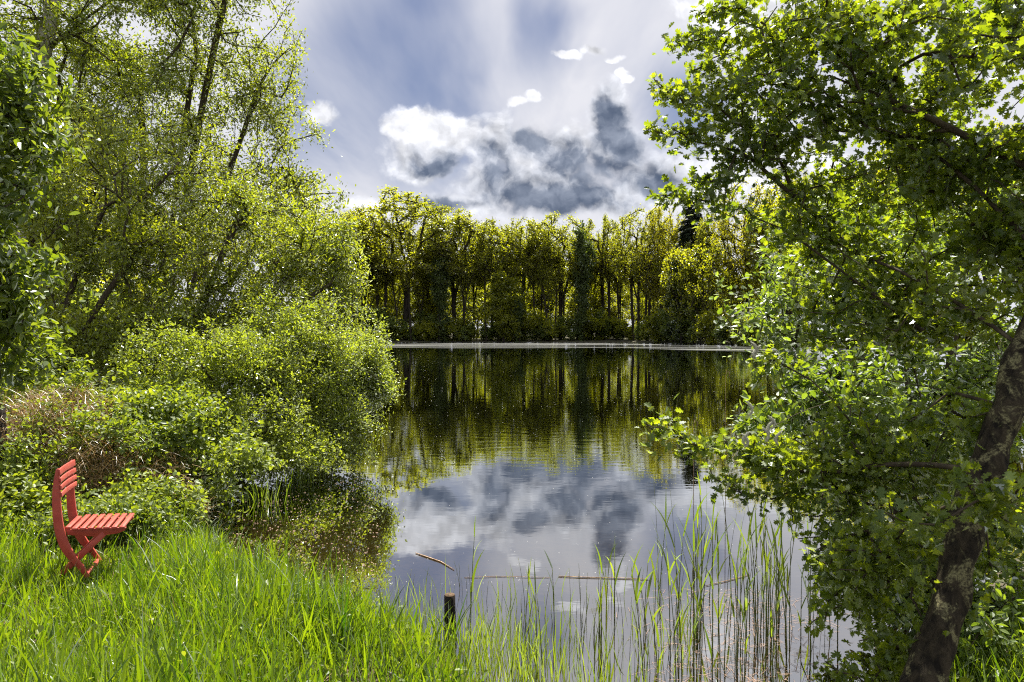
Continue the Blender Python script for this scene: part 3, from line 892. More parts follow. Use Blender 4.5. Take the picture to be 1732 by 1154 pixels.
# tall willow behind
b = base_at(-8.2, 15.5)
plant('willow_tree', 'tall thin leaved willow with sky showing through, left of the clouds', 'tree',
      [vp(440, 60, 15.5, 80, 150, 1.2), vp(480, 150, 15.2, 40, 120, 0.8), vp(480, 265, 15, 75, 95, 1.0), vp(520, 260, 15, 32, 70, 0.6), vp(330, 130, 16, 130, 200, 1.5), vp(250, 200, 16, 170, 190, 1.5),
       vp(540, 340, 14.5, 52, 45, 0.8), vp(420, 350, 15, 130, 80, 1.2), vp(340, -120, 16, 190, 120, 1.5), vp(450,-60,15.5,70,90,1.0), vp(240, 60, 15.8, 120, 110, 1.2), vp(150, 170, 15.6, 120, 110, 1.2), vp(330, 280, 15.2, 130, 90, 1.0)],
      [stem_line(b, W3(330, 120, 16), 10), stem_line(b, W3(440, 150, 15.5), 10, 0.05), stem_line(b, W3(500, 300, 15), 9, 0.02), stem_line(b, W3(240, 150, 16), 9), stem_line(b, W3(400,-60,15.8), 12)],
      1650, 34, TPL_DIAMOND, 0.084, M['willow'], M['twig'], 0.085, 0.006, spray=0.5, seed=101, surf=1.2, gap=0.40, gfreq=0.9, seg=0.4, ang=0.8)
# birch
b = base_at(-9.1, 13.0)
tr = [b, W3(46, 420, 13), W3(55, 200, 13), W3(76, 95, 13), W3(92, 20, 13), W3(112, -80, 13), W3(125, -220, 13)]
root, _, _, _ = plant('birch_tree', 'white barked birch leaning in at the top left corner', 'tree',
      [vp(130, 0, 13, 150, 90, 1.4), vp(260, 60, 13.4, 130, 110, 1.2), vp(150, -150, 13, 260, 140, 1.6), vp(50, 90, 13.3, 120, 90, 1.2), vp(210, 190, 13.6, 120, 90, 1.0), vp(380, -40, 13.4, 130, 80, 1.0)],
      [tr, stem_line(W3(80, 88, 13), W3(205, -5, 12.9), 6, 0.02), stem_line(W3(105, -50, 13), W3(330, -30, 13.2), 6, 0.1)],
      900, 36, TPL_DIAMOND, 0.078, M['birch'], M['twig'], 0.07, 0.005, spray=0.45, seed=102, surf=1.1, gap=0.42, gfreq=1.0, seg=0.35)
tv = np.array([p - b for p in tr])
tt = np.linspace(0, 1, 28); ts = np.linspace(0, 1, len(tv))
tvs = np.stack([np.interp(tt, ts, tv[:, k]) for k in range(3)], 1)
vv, ll, tt2 = sweep(tvs, np.linspace(0.21, 0.09, 28), 14, 0.08, 3)
obj('white_trunk', raw_mesh('white_trunk', vv, ll, tt2, M['birchbark'], smooth=True), root)

# middle willow scrub
b = base_at(-5.9, 11.4)
plant('willow_scrub', 'dense olive willow scrub filling the middle left', 'shrub',
      [vp(400, 420, 12.3, 150, 130, 1.3), vp(520, 420, 12.6, 75, 95, 1.0), vp(300, 330, 12.6, 150, 110, 1.2), vp(450, 520, 12, 130, 90, 1.2), vp(560, 500, 12.2, 50, 90, 0.8), vp(575, 400, 12.8, 35, 50, 0.5),
       vp(250, 520, 12, 120, 130, 1.0), vp(480, 560, 11.6, 130, 60, 0.8), vp(350, 600, 11, 130, 60, 0.8), vp(590, 470, 12.4, 30, 70, 0.5)],
      [stem_line(b, W3(400, 380, 12.3), 7), stem_line(b, W3(520, 420, 12.6), 7, 0.05), stem_line(b, W3(280, 360, 12.5), 7), stem_line(b, W3(560, 480, 12.3), 7), stem_line(b, W3(420, 500, 12), 6)],
      1200, 38, TPL_DIAMOND, 0.074, M['willow'], M['twig'], 0.07, 0.0045, spray=0.42, seed=103, surf=1.0, gap=0.40, gfreq=1.2, shoots=0.25, seg=0.3, ang=0.9)
b = base_at(-7.6, 10.6)
plant('willow_scrub', 'olive willow scrub with bare dark stems behind the brambles at left', 'shrub',
      [vp(170, 330, 11.4, 140, 140, 1.1), vp(120, 480, 11, 120, 140, 1.0), vp(240, 440, 11.2, 110, 110, 0.9), vp(200, 560, 10.6, 140, 60, 0.7), vp(60, 300, 11.6, 90, 160, 1.0), vp(90, 600, 10.6, 130, 50, 0.6), vp(280, 580, 11.4, 130, 90, 0.8)],
      [stem_line(b, W3(100, 400, 11), 7), stem_line(b, W3(180, 350, 11.4), 7), stem_line(b, W3(240, 420, 11.2), 7), stem_line(b, W3(60, 380, 11.4), 7), stem_line(b, W3(150, 500, 10.8), 6, 0.02)],
      1050, 38, TPL_DIAMOND, 0.072, M['willow'], M['twig'], 0.06, 0.0045, spray=0.40, seed=104, surf=1.3, gap=0.42, gfreq=1.3, seg=0.3, ang=0.9)
# sallow overhanging the water
b = base_at(-4.9, 10.6)
plant('sallow_bush', 'bright rounded sallow bush hanging out over the water', 'shrub',
      [vp(570, 600, 11.4, 92, 75, 1.0), vp(500, 590, 11, 110, 80, 1.0), vp(600, 670, 11.4, 66, 70, 0.8), vp(540, 690, 10.8, 110, 80, 0.9), vp(450, 620, 10.4, 90, 80, 0.8), vp(560, 740, 11, 80, 35, 0.6), vp(620, 620, 11.6, 45, 60, 0.5), vp(540, 770, 10.4, 90, 28, 0.5), vp(640, 650, 11.8, 28, 40, 0.3)],
      [stem_line(b, W3(570, 590, 11.4), 7), stem_line(b, W3(610, 660, 11.5), 7, 0.12), stem_line(b, W3(500, 580, 11), 6), stem_line(b, W3(560, 710, 11), 7, 0.1), stem_line(b, W3(450, 610, 10.5), 6)],
      1150, 56, TPL_DIAMOND, 0.056, M['sallow'], M['twig'], 0.05, 0.0035, spray=0.36, seed=105, surf=1.0, gap=0.36, gfreq=1.5, shoots=0.3, seg=0.25, ang=0.9)
b = base_at(-4.7, 9.2)
plant('sallow_bush', 'shaded lower sallow bush between the brambles and the water', 'shrub',
      [vp(390, 650, 9.6, 120, 100, 0.8), vp(340, 730, 9.2, 110, 90, 0.7), vp(440, 740, 9.4, 90, 70, 0.7), vp(300, 620, 9.6, 110, 90, 0.7), vp(400, 800, 9, 70, 45, 0.5), vp(500, 770, 9.6, 90, 35, 0.5)],
      [stem_line(b, W3(400, 640, 9.7), 6), stem_line(b, W3(320, 640, 9.6), 6), stem_line(b, W3(450, 730, 9.5), 6, 0.1), stem_line(b, W3(350, 740, 9.2), 5)],
      620, 50, TPL_DIAMOND, 0.058, M['sallow'], M['twig'], 0.045, 0.0025, spray=0.34, seed=106, surf=1.0, gap=0.40, gfreq=1.5, shoots=0.25, seg=0.25, ang=0.9)
# large leaved shrub at the left edge
b = base_at(-5.6, 5.9)
plant('broadleaf_shrub', 'large leaved bright green shrub cut by the left edge', 'shrub',
      [vp(10, 130, 6.0, 85, 90, 0.6), vp(15, 250, 6.0, 85, 90, 0.6), vp(-10, 380, 6.0, 90, 110, 0.6), vp(-20, 510, 6.1, 95, 110, 0.6), vp(-90, 250, 6, 100, 260, 0.8), vp(30, 440, 6.3, 70, 90, 0.5), vp(20, 580, 6.4, 80, 70, 0.5)],
      [stem_line(b, W3(10, 200, 6), 7, 0.02), stem_line(b, W3(-10, 330, 6), 7), stem_line(b, W3(-40, 120, 6), 8), stem_line(b, W3(0, 480, 6), 6)],
      460, 30, TPL_OVAL, 0.085, M['edge'], M['twig'], 0.05, 0.003, spray=0.3, seed=107, surf=1.5, gap=0.30, gfreq=1.5, seg=0.2)

# brambles: mounds of arching canes with leaves
def bramble(label, vols, cen, ntips, per, seed, size=0.055):
    b = base_at(*cen)
    rs = np.random.RandomState(seed)
    stems = []
    for k in range(6):
        c, r = vols[k % len(vols)]
        stems.append(stem_line(b, c + rs.normal(size=3) * r * 0.3, 6, 0.35))
    plant('bramble_bush', label, 'bramble', vols, stems, ntips, per, TPL_BROAD, size, M['bramble'], M['twig'], 0.012, 0.002, spray=0.26,
          seed=seed, surf=1.5, gap=0.36, gfreq=2.2, seg=0.15, ang=0.5, wood='canes', crown='leaves', up=1.1, group='brambles on the left bank')
bramble('leafy bramble mound rising behind the dry grass at the left edge', [vp(60, 650, 8.6, 120, 50, 0.7), vp(170, 660, 8.4, 110, 45, 0.7), vp(40, 720, 8.2, 60, 60, 0.5)], (-6.2, 8.5), 330, 26, 111)
bramble('dark bramble mound right of the dry grass below the sallow', [vp(290, 740, 8.1, 120, 70, 0.7), vp(380, 800, 8.0, 90, 60, 0.6), vp(260, 690, 8.4, 90, 50, 0.6)], (-4.2, 8.3), 420, 28, 112)
bramble('low bramble sprawl behind the red chair seat', [vp(170, 830, 7.0, 90, 45, 0.4), vp(260, 850, 6.9, 90, 40, 0.4), vp(200, 760, 7.5, 70, 40, 0.4)], (-4.3, 7.0), 300, 24, 113, 0.05)
bramble('sparse bramble shoots creeping into the grass behind the red chair', [vp(130, 880, 6.2, 130, 30, 0.35), vp(270, 880, 6.5, 70, 28, 0.3)], (-3.9, 6.2), 230, 20, 115, 0.045)
bramble('loose bramble sprays growing over the dead brown grass', [vp(110, 760, 7.1, 110, 70, 0.35), vp(190, 740, 7.3, 80, 60, 0.3), vp(60, 700, 7.4, 70, 40, 0.3)], (-4.9, 7.3), 150, 20, 116, 0.045)
bramble('pale nettle like bramble patch left of the red chair', [vp(20, 850, 6.6, 80, 50, 0.4), vp(10, 800, 6.9, 60, 40, 0.4)], (-5.0, 6.7), 200, 24, 114, 0.05)

# ------------------------------------------------------------------ right bank: hawthorn and shrubs
HB = np.array((1.22, 2.35, 0.15))
trunk_pts = [W3(1535, 1330, 2.25), W3(1550, 1230, 2.35), W3(1578, 1120, 2.4), W3(1614, 1010, 2.45), W3(1634, 900, 2.5), W3(1668, 800, 2.55), W3(1704, 690, 2.6), W3(1732, 590, 2.65), W3(1790, 470, 2.72), W3(1850, 350, 2.8), W3(1890, 180, 2.9), W3(1900, -50, 3.0)]
hv = [vp(1580, 90, 3.2, 220, 130, 0.5), vp(1380, 110, 3.3, 130, 95, 0.4), vp(1290, 180, 3.2, 100, 62, 0.3), vp(1225, 90, 3.3, 62, 55, 0.22), vp(1700, 280, 3.0, 170, 160, 0.5), vp(1500, 280, 3.4, 170, 110, 0.45),
      vp(1400, 270, 3.3, 110, 60, 0.3), vp(1600, 450, 3.2, 160, 120, 0.5), vp(1640, 640, 3.2, 130, 120, 0.4), vp(1480, 640, 3.5, 120, 120, 0.4), vp(1420, 780, 3.3, 140, 60, 0.35), vp(1275, 765, 3.3, 85, 36, 0.2),
      vp(1520, 830, 2.9, 120, 90, 0.4), vp(1470, 940, 2.8, 80, 90, 0.35), vp(1500, 1040, 2.75, 70, 90, 0.3), vp(1430, 460, 3.6, 120, 90, 0.4), vp(1350, 380, 3.4, 70, 60, 0.25), vp(1700, 850, 2.9, 60, 160, 0.3), vp(1490, 1110, 2.7, 70, 60, 0.3), vp(1400, 900, 3.1, 70, 60, 0.3), vp(1560, 700, 3.0, 130, 110, 0.4), vp(1690, 480, 2.9, 70, 110, 0.3), vp(1690, 70, 3.1, 110, 120, 0.4), vp(1620, 230, 3.2, 130, 90, 0.4), vp(1560, 870, 2.15, 75, 32, 0.10), vp(1690, 830, 2.2, 50, 60, 0.10), vp(1500, 560, 3.4, 140, 100, 0.4), vp(1740, 190, 3.0, 110, 110, 0.4), vp(1720, 370, 2.9, 90, 90, 0.3), vp(1410, 215, 3.3, 60, 50, 0.3), vp(1680, 150, 2.8, 90, 80, 0.3), vp(1660, 130, 3.4, 100, 90, 0.3), vp(1440, 1000, 2.9, 60, 90, 0.25), vp(1430, 1100, 2.8, 50, 60, 0.2), vp(1340, 30, 3.4, 90, 60, 0.3)]
twigs = []
for line in ([(1290, 275), (1230, 250), (1180, 235), (1140, 228), (1095, 222)], [(1260, 140), (1220, 150), (1170, 175), (1130, 165), (1105, 135)],
             [(1260, 60), (1210, 70), (1175, 60), (1140, 82)], [(1330, 390), (1260, 360), (1190, 345), (1150, 338), (1105, 330)], [(1240, 300), (1205, 310), (1170, 300)],
             [(1300, 770), (1220, 760), (1160, 745), (1120, 728), (1090, 716)], [(1350, 830), (1270, 845), (1200, 790)], [(1300, 610), (1280, 650)], [(1250, 20), (1215, 20), (1180, 30)]):
    for i in range(len(line) - 1):
        for t in (0.0, 0.2, 0.4, 0.6, 0.8):
            x = line[i][0] * (1 - t) + line[i + 1][0] * t; y = line[i][1] * (1 - t) + line[i + 1][1] * t
            twigs.append(W3(x + random.Random(int(x * 7 + y)).uniform(-8, 8), y + random.Random(int(x * 3 + y)).uniform(-9, 9), 3.25 + random.Random(int(x + y * 5)).uniform(-0.06, 0.06)))
    twigs.append(W3(line[-1][0], line[-1][1], 3.25))
limbs = [trunk_pts,
         stem_line(trunk_pts[7], W3(1450, 430, 3.4), 8, 0.08), stem_line(W3(1450, 430, 3.4), W3(1270, 270, 3.25), 6, 0.0),
         stem_line(trunk_pts[8], W3(1560, 250, 3.2), 7, 0.1), stem_line(trunk_pts[9], W3(1400, 130, 3.3), 9, 0.05),
         stem_line(trunk_pts[5], W3(1420, 800, 3.2), 8, 0.1), stem_line(trunk_pts[3], W3(1480, 930, 2.85), 5, 0.1), stem_line(trunk_pts[6], W3(1460, 640, 3.4), 7, 0.05),
         stem_line(W3(1560, 560, 3.2), W3(1330, 390, 3.3), 7, 0.0)]
rs = np.random.RandomState(201)
root, HP, HG, HT = plant('hawthorn_tree', 'leafy hawthorn with a leaning lichen spotted trunk at the right edge', 'tree', hv, limbs, 1650, 19, TPL_HAW, 0.039, M['haw'], M['twig'], 0.016, 0.0024,
      spray=0.15, seed=201, surf=1.2, gap=0.37, gfreq=2.4, seg=0.12, ang=1.0, extra=twigs, spread=0.32, shoots=0.06, wood='branches', sides=6)
b = np.asarray(trunk_pts[0])
tt = np.linspace(0, 1, 60); ts = np.linspace(0, 1, len(trunk_pts))
tp = np.stack([np.interp(tt, ts, np.array(trunk_pts)[:, k]) for k in range(3)], 1)
for _ in range(3):
    tp[1:-1] = (tp[:-2] + tp[1:-1] * 2 + tp[2:]) / 4
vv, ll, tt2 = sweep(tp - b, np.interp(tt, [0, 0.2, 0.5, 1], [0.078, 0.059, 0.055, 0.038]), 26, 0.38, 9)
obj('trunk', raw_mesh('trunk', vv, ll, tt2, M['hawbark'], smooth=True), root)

# blossom shrub behind the hawthorn
b = base_at(3.3, 5.5)
root, BP, BG, BT = plant('blossoming_shrub', 'pale blossoming shrub between the hawthorn and the far spruce', 'shrub',
      [vp(1300, 470, 5.4, 75, 70, 0.4), vp(1255, 530, 5.3, 45, 45, 0.3), vp(1290, 590, 5.2, 55, 30, 0.3), vp(1390, 500, 5.6, 110, 110, 0.5), vp(1520, 470, 6, 150, 150, 0.6), vp(1570, 620, 6.0, 110, 80, 0.5), vp(1670, 640, 6.0, 90, 80, 0.4), vp(1400, 380, 5.7, 90, 60, 0.4), vp(1650, 420, 6.2, 120, 200, 0.6)],
      [stem_line(b, W3(1400, 500, 5.6), 7), stem_line(b, W3(1300, 500, 5.4), 7, 0.05), stem_line(b, W3(1520, 450, 6), 7), stem_line(b, W3(1640, 420, 6.2), 7)],
      700, 23, TPL_OVAL, 0.06, M['hawback'], M['twig'], 0.04, 0.002, spray=0.24, seed=202, surf=1.3, gap=0.35, gfreq=1.8, seg=0.18, wood='stems')
tipsB = BP[BT]
sel = tipsB[(tipsB[:, 0] < (1360 - 866) / F * 5.4)]
rs = np.random.RandomState(7)
ff = np.repeat(sel, 5, axis=0) + rs.normal(size=(len(sel) * 5, 3)) * 0.04 - b
TPL_FLOWER = (np.array([(0.5 * math.cos(a) * f, 0.5 * math.sin(a) * f, 0.1 * f) for k in range(5) for a, f in ((k * 1.2566, 1.0), (k * 1.2566 + 0.628, 0.45))]), [list(range(10))])
obj('blossom', leaves_mesh('blossom', TPL_FLOWER, ff, rs.normal(size=ff.shape), rs.normal(size=ff.shape) + np.array((0, -0.6, 0.8)), rs.uniform(0.022, 0.036, len(ff)), M['white'], rs.random(len(ff))), root)

# catkin sallow
b = base_at(3.4, 5.4)
root, CP_, CG, CT = plant('catkin_sallow', 'sallow bush with fluffy white catkins beside the hawthorn', 'shrub',
      [vp(1330, 690, 4.5, 60, 60, 0.3), vp(1420, 680, 4.6, 110, 80, 0.4), vp(1300, 720, 4.4, 50, 40, 0.2), vp(1560, 700, 5, 150, 110, 0.5), vp(1420, 860, 4.6, 90, 60, 0.3), vp(1560, 880, 4.8, 140, 90, 0.4), vp(1680, 960, 4.6, 120, 150, 0.4), vp(1660, 780, 5, 110, 110, 0.4), vp(1600, 1060, 4.6, 120, 70, 0.3), vp(1690, 1100, 4.0, 110, 90, 0.3), vp(1480, 980, 4.6, 90, 90, 0.3)],
      [stem_line(b, W3(1420, 680, 4.7), 7), stem_line(b, W3(1320, 700, 4.5), 7, 0.1), stem_line(b, W3(1560, 680, 5), 7), stem_line(b, W3(1660, 820, 4.8), 6), stem_line(b, W3(1440, 850, 4.6), 6, 0.05), stem_line(b, W3(1600, 1000, 4.6), 5, 0.02), stem_line(W3(1420, 680, 4.7), W3(1288, 735, 3.0), 7, 0.03), stem_line(W3(1420, 640, 4.7), W3(1285, 592, 3.0), 7, 0.03)],
      900, 22, TPL_OVAL, 0.055, M['hawback'], M['twig'], 0.035, 0.002, spray=0.22, seed=203, surf=1.2, gap=0.36, gfreq=2.0, seg=0.16, wood='stems')
for i, (px, py, bend) in enumerate([(1270, 590, 1), (1287, 596, -1), (1300, 715, 1), (1312, 722, -1), (1290, 735, 1), (1270, 742, -1), (1255, 745, 1), (1325, 740, -1), (1262, 690, 1)]):
    p0 = W3(px, py, 3.0) - b
    pts = [p0 + np.array((bend * 0.030 * math.sin(t * 2.2), 0.006 * t, 0.03 - 0.055 * t)) for t in np.linspace(0, 1.2, 9)]
    v_, l_, t_ = sweep(pts, [0.002, 0.0042, 0.0055, 0.006, 0.006, 0.0055, 0.0048, 0.0035, 0.0015], 9, 0.9, i)
    # fuzz
    rs = np.random.RandomState(i)
    k = 170
    cen_ = np.array(pts)[rs.randint(1, 8, k)]
    dirs = norm(rs.normal(size=(k, 3)))
    mb = MB().add(v_, l_, t_)
    for c_, d_ in zip(cen_, dirs):
        s_ = np.cross(d_, rs.normal(size=3)); s_ = s_ / np.linalg.norm(s_) * 0.0010
        mb.add([c_ + d_ * 0.003 - s_, c_ + d_ * 0.003 + s_, c_ + d_ * 0.013], [0, 1, 2], [3])
    mb.build('catkin', M['fluff'], root)

# ------------------------------------------------------------------ red folding chair
ch_root = empty('folding_chair', (0, 0, 0), 'red painted wooden folding chair standing in the long grass', 'chair')
S = 0.00088
def cp(cx, cyy): return ((cx - 300) * S * 0.86, (1125 - cyy) * S)      # crop pixels of the near side profile -> local x,z
WID = 0.37
outer = [(197, 178), (180, 300), (177, 400), (186, 540), (208, 680), (250, 810), (308, 908), (395, 1000), (455, 1062), (500, 1120)]
inner = [(552, 1112), (505, 1050), (450, 975), (392, 900), (345, 820), (308, 730), (278, 620), (258, 500), (248, 400), (240, 320), (228, 230), (216, 170)]
def dens(l, n=5):
    l = np.array(l, float); t = np.linspace(0, len(l) - 1, (len(l) - 1) * n + 1)
    # Catmull-Rom
    out = []
    for q in t:
        i = min(int(q), len(l) - 2); f = q - i
        p0, p1, p2, p3 = l[max(i - 1, 0)], l[i], l[i + 1], l[min(i + 2, len(l) - 1)]
        out.append(0.5 * (2 * p1 + (p2 - p0) * f + (2 * p0 - 5 * p1 + 4 * p2 - p3) * f * f + (3 * p1 - p0 - 3 * p2 + p3) * f ** 3))
    return [tuple(o) for o in out]
prof = [cp(*p) for p in dens(outer, 4) + dens(inner, 4)]
for y0 in (0.0, WID):
    MB().prism(prof, y0, y0 + 0.024).build('upright', M['red'], ch_root, 0.004)
# straight rear legs crossing inside the uprights
for y0 in (0.028, WID - 0.028):
    a0 = np.array(cp(640, 745)); a1 = np.array(cp(262, 1100)); d = a1 - a0; d /= np.linalg.norm(d); nn = np.array((-d[1], d[0])) * 0.021
    MB().prism([tuple(a0 + nn), tuple(a0 - nn), tuple(a1 - nn), tuple(a1 + nn)], y0, y0 + 0.022).build('leg', M['red'], ch_root, 0.003)
# seat rails (outside the slats' ends)
for y0 in (0.03, WID - 0.03 - 0.0):
    MB().prism([cp(300, 700), cp(835, 700), cp(822, 728), cp(760, 752), cp(560, 772), cp(312, 748)], y0 - 0.001, y0 + 0.02).build('seat_rail', M['red'], ch_root, 0.003)
# seat slats
n_s = 8
for k in range(n_s):
    x0 = 292 + k * 69.5
    x1 = x0 + 47
    MB().prism([cp(x0, 699), cp(x1, 699), cp(x1, 678), cp(x0, 678)], -0.012 if k else 0.03, WID + 0.036 if k else WID - 0.005).build('seat_slat', M['red'], ch_root, 0.004)
# back slats
for k, (yc, hh) in enumerate([(200, 54), (268, 40), (330, 40), (392, 40)]):
    xo = np.interp(yc, [180, 300, 400], [222, 240, 252])
    x1 = np.interp(yc - hh / 2, [170, 300, 420], [219, 239, 252]); x2 = np.interp(yc + hh / 2, [170, 300, 420], [219, 239, 252])
    mbk = MB()
    # slightly bowed slat: three pieces of the same curve in one mesh
    segs = 6; prevs = None
    ys = np.linspace(-0.012, WID + 0.036, segs + 1)
    vv = []
    for j, yv in enumerate(ys):
        tq = (j / segs - 0.5) * 2
        bow = -0.010 * (1 - tq * tq)
        for (xx, zz_) in ((x1, yc - hh / 2), (x1 + 15, yc - hh / 2), (x2 + 15, yc + hh / 2), (x2, yc + hh / 2)):
            lx, lz = cp(xx, zz_); vv.append((lx + bow + 0.002, yv, lz))
    loops = []; tot = []
    for j in range(segs):
        for q in range(4):
            q2 = (q + 1) % 4
            loops += [j * 4 + q, (j + 1) * 4 + q, (j + 1) * 4 + q2, j * 4 + q2]; tot.append(4)
    loops += [0, 1, 2, 3, segs * 4 + 3, segs * 4 + 2, segs * 4 + 1, segs * 4]; tot += [4, 4]
    mbk.add(vv, loops, tot).build('back_slat', M['red'], ch_root, 0.003)
# screw heads on the near ends of the slats
scr = MB()
for k in range(1, n_s):
    for yv in (0.012, WID + 0.012):
        xa, za = cp(292 + k * 69.5 + 23, 677.0)
        aa = np.arange(8) * math.pi / 4
        scr.add([(xa + 0.0035 * math.cos(t), yv + 0.0035 * math.sin(t), za + 0.0008) for t in aa] + [(xa + 0.0035 * math.cos(t), yv + 0.0035 * math.sin(t), za - 0.002) for t in aa],
                list(range(8)) + [q for i_ in range(8) for q in (i_, i_ + 8, (i_ + 1) % 8 + 8, (i_ + 1) % 8)], [8] + [4] * 8)
scr.build('screws', M['post'], ch_root)
# stretchers
for (cx_, cy_) in ((512, 1092), (285, 1078)):
    x_, z_ = cp(cx_, cy_)
    MB().prism([(x_ - 0.016, z_ - 0.012), (x_ + 0.016, z_ - 0.012), (x_ + 0.016, z_ + 0.012), (x_ - 0.016, z_ + 0.012)], 0.026, WID - 0.002).build('stretcher', M['red'], ch_root, 0.003)
near = W3(101, 897, 5.1)                       # near rear seat corner
yaw = math.atan2(0.35, 1.0)
lx, lz = cp(300, 688)
ca, sa = math.cos(yaw), math.sin(yaw)
cx0 = near[0] - (lx * ca); cy0 = near[1] - (lx * sa)
ch_root.location = (cx0, cy0, near[2] - lz)
ch_root.rotation_euler = (0, R(3.0), yaw)
CH = (cx0, cy0, near[2] - lz)

# ------------------------------------------------------------------ posts and sticks
pw = onz(760, 1085, 0.0)
pr = empty('mooring_post', (pw[0], pw[1], -0.25), 'short dark wooden post standing in the shallows among grass', 'post')
v_, l_, t_ = sweep([(0.0, 0, 0), (0.004, 0, 0.25), (0.002, 0, 0.45), (0, 0, 0.56)], [0.040, 0.040, 0.039, 0.038], 14, 0.10, 4)
obj('post_shaft', raw_mesh('post_shaft', v_, l_, t_, M['post'], smooth=False), pr)
v_, l_, t_ = sweep([(0, 0, 0.561), (0, 0, 0.566)], [0.036, 0.035], 14)
obj('post_top', raw_mesh('post_top', v_, l_, t_, M['posttop']), pr)
topz = EYE - (1008 - HOR) / F * pw[1]
pr.scale = (1, 1, (topz + 0.25) / 0.566)
fp = W3(-8, 760, 7.2)
fr_ = empty('fence_post', (fp[0], fp[1], 0.1), 'thick dark fence post half hidden by brambles at the left edge', 'post')
H = (EYE - (686 - HOR) / F * 7.2) - 0.1
v_, l_, t_ = sweep([(0, 0, 0), (0.01, 0, H * 0.5), (0.0, 0, H)], [0.095, 0.09, 0.085], 16, 0.10, 6)
obj('post_shaft', raw_mesh('post_shaft', v_, l_, t_, M['post']), fr_)
v_, l_, t_ = sweep([(0, 0, H + 0.003), (0, 0, H + 0.02)], [0.082, 0.07], 16)
obj('post_top', raw_mesh('post_top', v_, l_, t_, M['posttop']), fr_)

def stick(name, label, pts, r, mat='stick'):
    pts = np.array(pts); b_ = pts[0].copy()
    v_, l_, t_ = sweep(pts - b_, r, 7, 0.3, 2)
    o = obj(name, raw_mesh(name, v_, l_, t_, M[mat], smooth=True), None, b_)
    return tag(o, label, 'stick')
def onw(px, py, dz=0.006): return onz(px, py, 0.0) + np.array((0, 0, dz))
stick('floating_stick', 'pale broken stick floating near the middle left of the water', [onw(702, 938), onw(722, 945), onw(745, 953), onw(768, 967)], [0.004, 0.006, 0.006, 0.003])
stick('floating_stick', 'long thin straight stick floating behind the reeds', [onw(945, 978), onw(1000, 980), onw(1050, 981), onw(1098, 983)], [0.004, 0.0045, 0.004, 0.003])
stick('floating_reed_stem', 'very thin reed stem floating left of the long stick', [onw(785, 980), onw(840, 978), onw(930, 980)], [0.002, 0.0024, 0.002])
stick('floating_stick', 'short brown stick floating among the right hand reeds', [onw(1195, 994), onw(1230, 986), onw(1270, 975)], [0.0025, 0.0035, 0.0025])

# ------------------------------------------------------------------ blades: grass, dry grass, sedge
def blades(name, base, length, width, yaw, lean, bend, mat, rnd, segs=5, tw=None):
    """curved tapering blades as one mesh"""
    n = len(base)
    dirh = np.stack([np.cos(yaw), np.sin(yaw), np.zeros(n)], 1)
    if tw is None: tw = np.random.RandomState(0).uniform(0, 6.28, n)
    side = np.stack([np.cos(tw), np.sin(tw), np.zeros(n)], 1)
    pts = []; p = base.copy(); ang = lean.copy()
    rows = [p.copy()]
    for k in range(segs):
        st = length / segs
        p = p + (dirh * np.sin(ang)[:, None] + np.array((0, 0, 1.0)) * np.cos(ang)[:, None]) * st[:, None]
        ang = ang + bend / segs * (0.5 + k * 0.35)
        rows.append(p.copy())
    vv = []
    for k, p in enumerate(rows):
        f = k / segs
        w = width * (0.75 + 0.25 * min(1, f * 3)) * (1 - max(0, f - 0.45) / 0.55) ** 0.8
        if k == segs:
            w = width * 0.02
        vv.append(p - side * w[:, None] * 0.5); vv.append(p + side * w[:, None] * 0.5)
    K = 2 * (segs + 1)
    V = np.stack(vv, 1).reshape(-1, 3)
    q = np.concatenate([[2 * k, 2 * k + 1, 2 * k + 3, 2 * k + 2] for k in range(segs)])
    loops = (np.arange(n)[:, None] * K + q[None, :]).ravel()
    return raw_mesh(name, V, loops, np.full(n * segs, 4), mat, np.repeat(rnd, K), smooth=True)

rs = np.random.RandomState(301)
n = 180000
gxp = rs.uniform(-5.2, 3.4, n); gyp = rs.uniform(2.5, 7.6, n)
s = lake_sd(gxp, gyp)
# chance falls off towards and past the water line; a clumpy density
cl = 0.5 + 0.5 * np.sin(2.1 * gxp + 1.3 * np.sin(1.7 * gyp)) * np.sin(2.6 * gyp + 1.1 * np.sin(1.9 * gxp))
keep = rs.random(n) < 0.60 * np.clip((s + 0.10) / 0.35, 0, 1) * (0.35 + 0.65 * cl) * np.clip((7.9 - gyp) / 1.2, 0.25, 1)
keep &= (gxp < 3.4)
keep &= ~((gxp > -0.62 * gyp + 1.0) & (gyp > 5.6) & (s > 0.6))
# only what the view can see, with a margin
keep &= np.abs(gxp) < gyp * 0.86 + 0.3
keep &= ~((gxp < -2.9) & (rs.random(n) < np.clip((gyp - 5.5) / 0.7, 0, 0.85)))
gxp, gyp, s, cl = gxp[keep], gyp[keep], s[keep], cl[keep]
n = len(gxp)
base = np.stack([gxp, gyp, gz(gxp, gyp) - 0.02], 1)
back = np.clip((gyp - 5.2) / 1.6, 0, 1)
L = (0.14 + 0.36 * cl * rs.random(n) + 0.12 * rs.random(n)) * (1.0 - 0.45 * back)
tall = rs.random(n) < 0.12
L = np.where(tall, L * 1.35, L)
L = L * (0.62 + 0.38 * np.clip(s / 0.6, 0, 1))
nearch = np.exp(-(((gxp + 3.0) / 0.55) ** 2 + ((gyp - 5.0) / 0.6) ** 2))
L = L * (1 - 0.55 * nearch)
Wd = np.where(tall, rs.uniform(0.011, 0.019, n), rs.uniform(0.005, 0.011, n))
me = blades('grass', base, L, Wd, rs.uniform(0, 6.28, n), rs.uniform(0.0, 0.45, n), rs.uniform(0.1, 1.5, n) * rs.random(n), M['grass'], rs.random(n), 5, rs.uniform(0, 6.28, n))
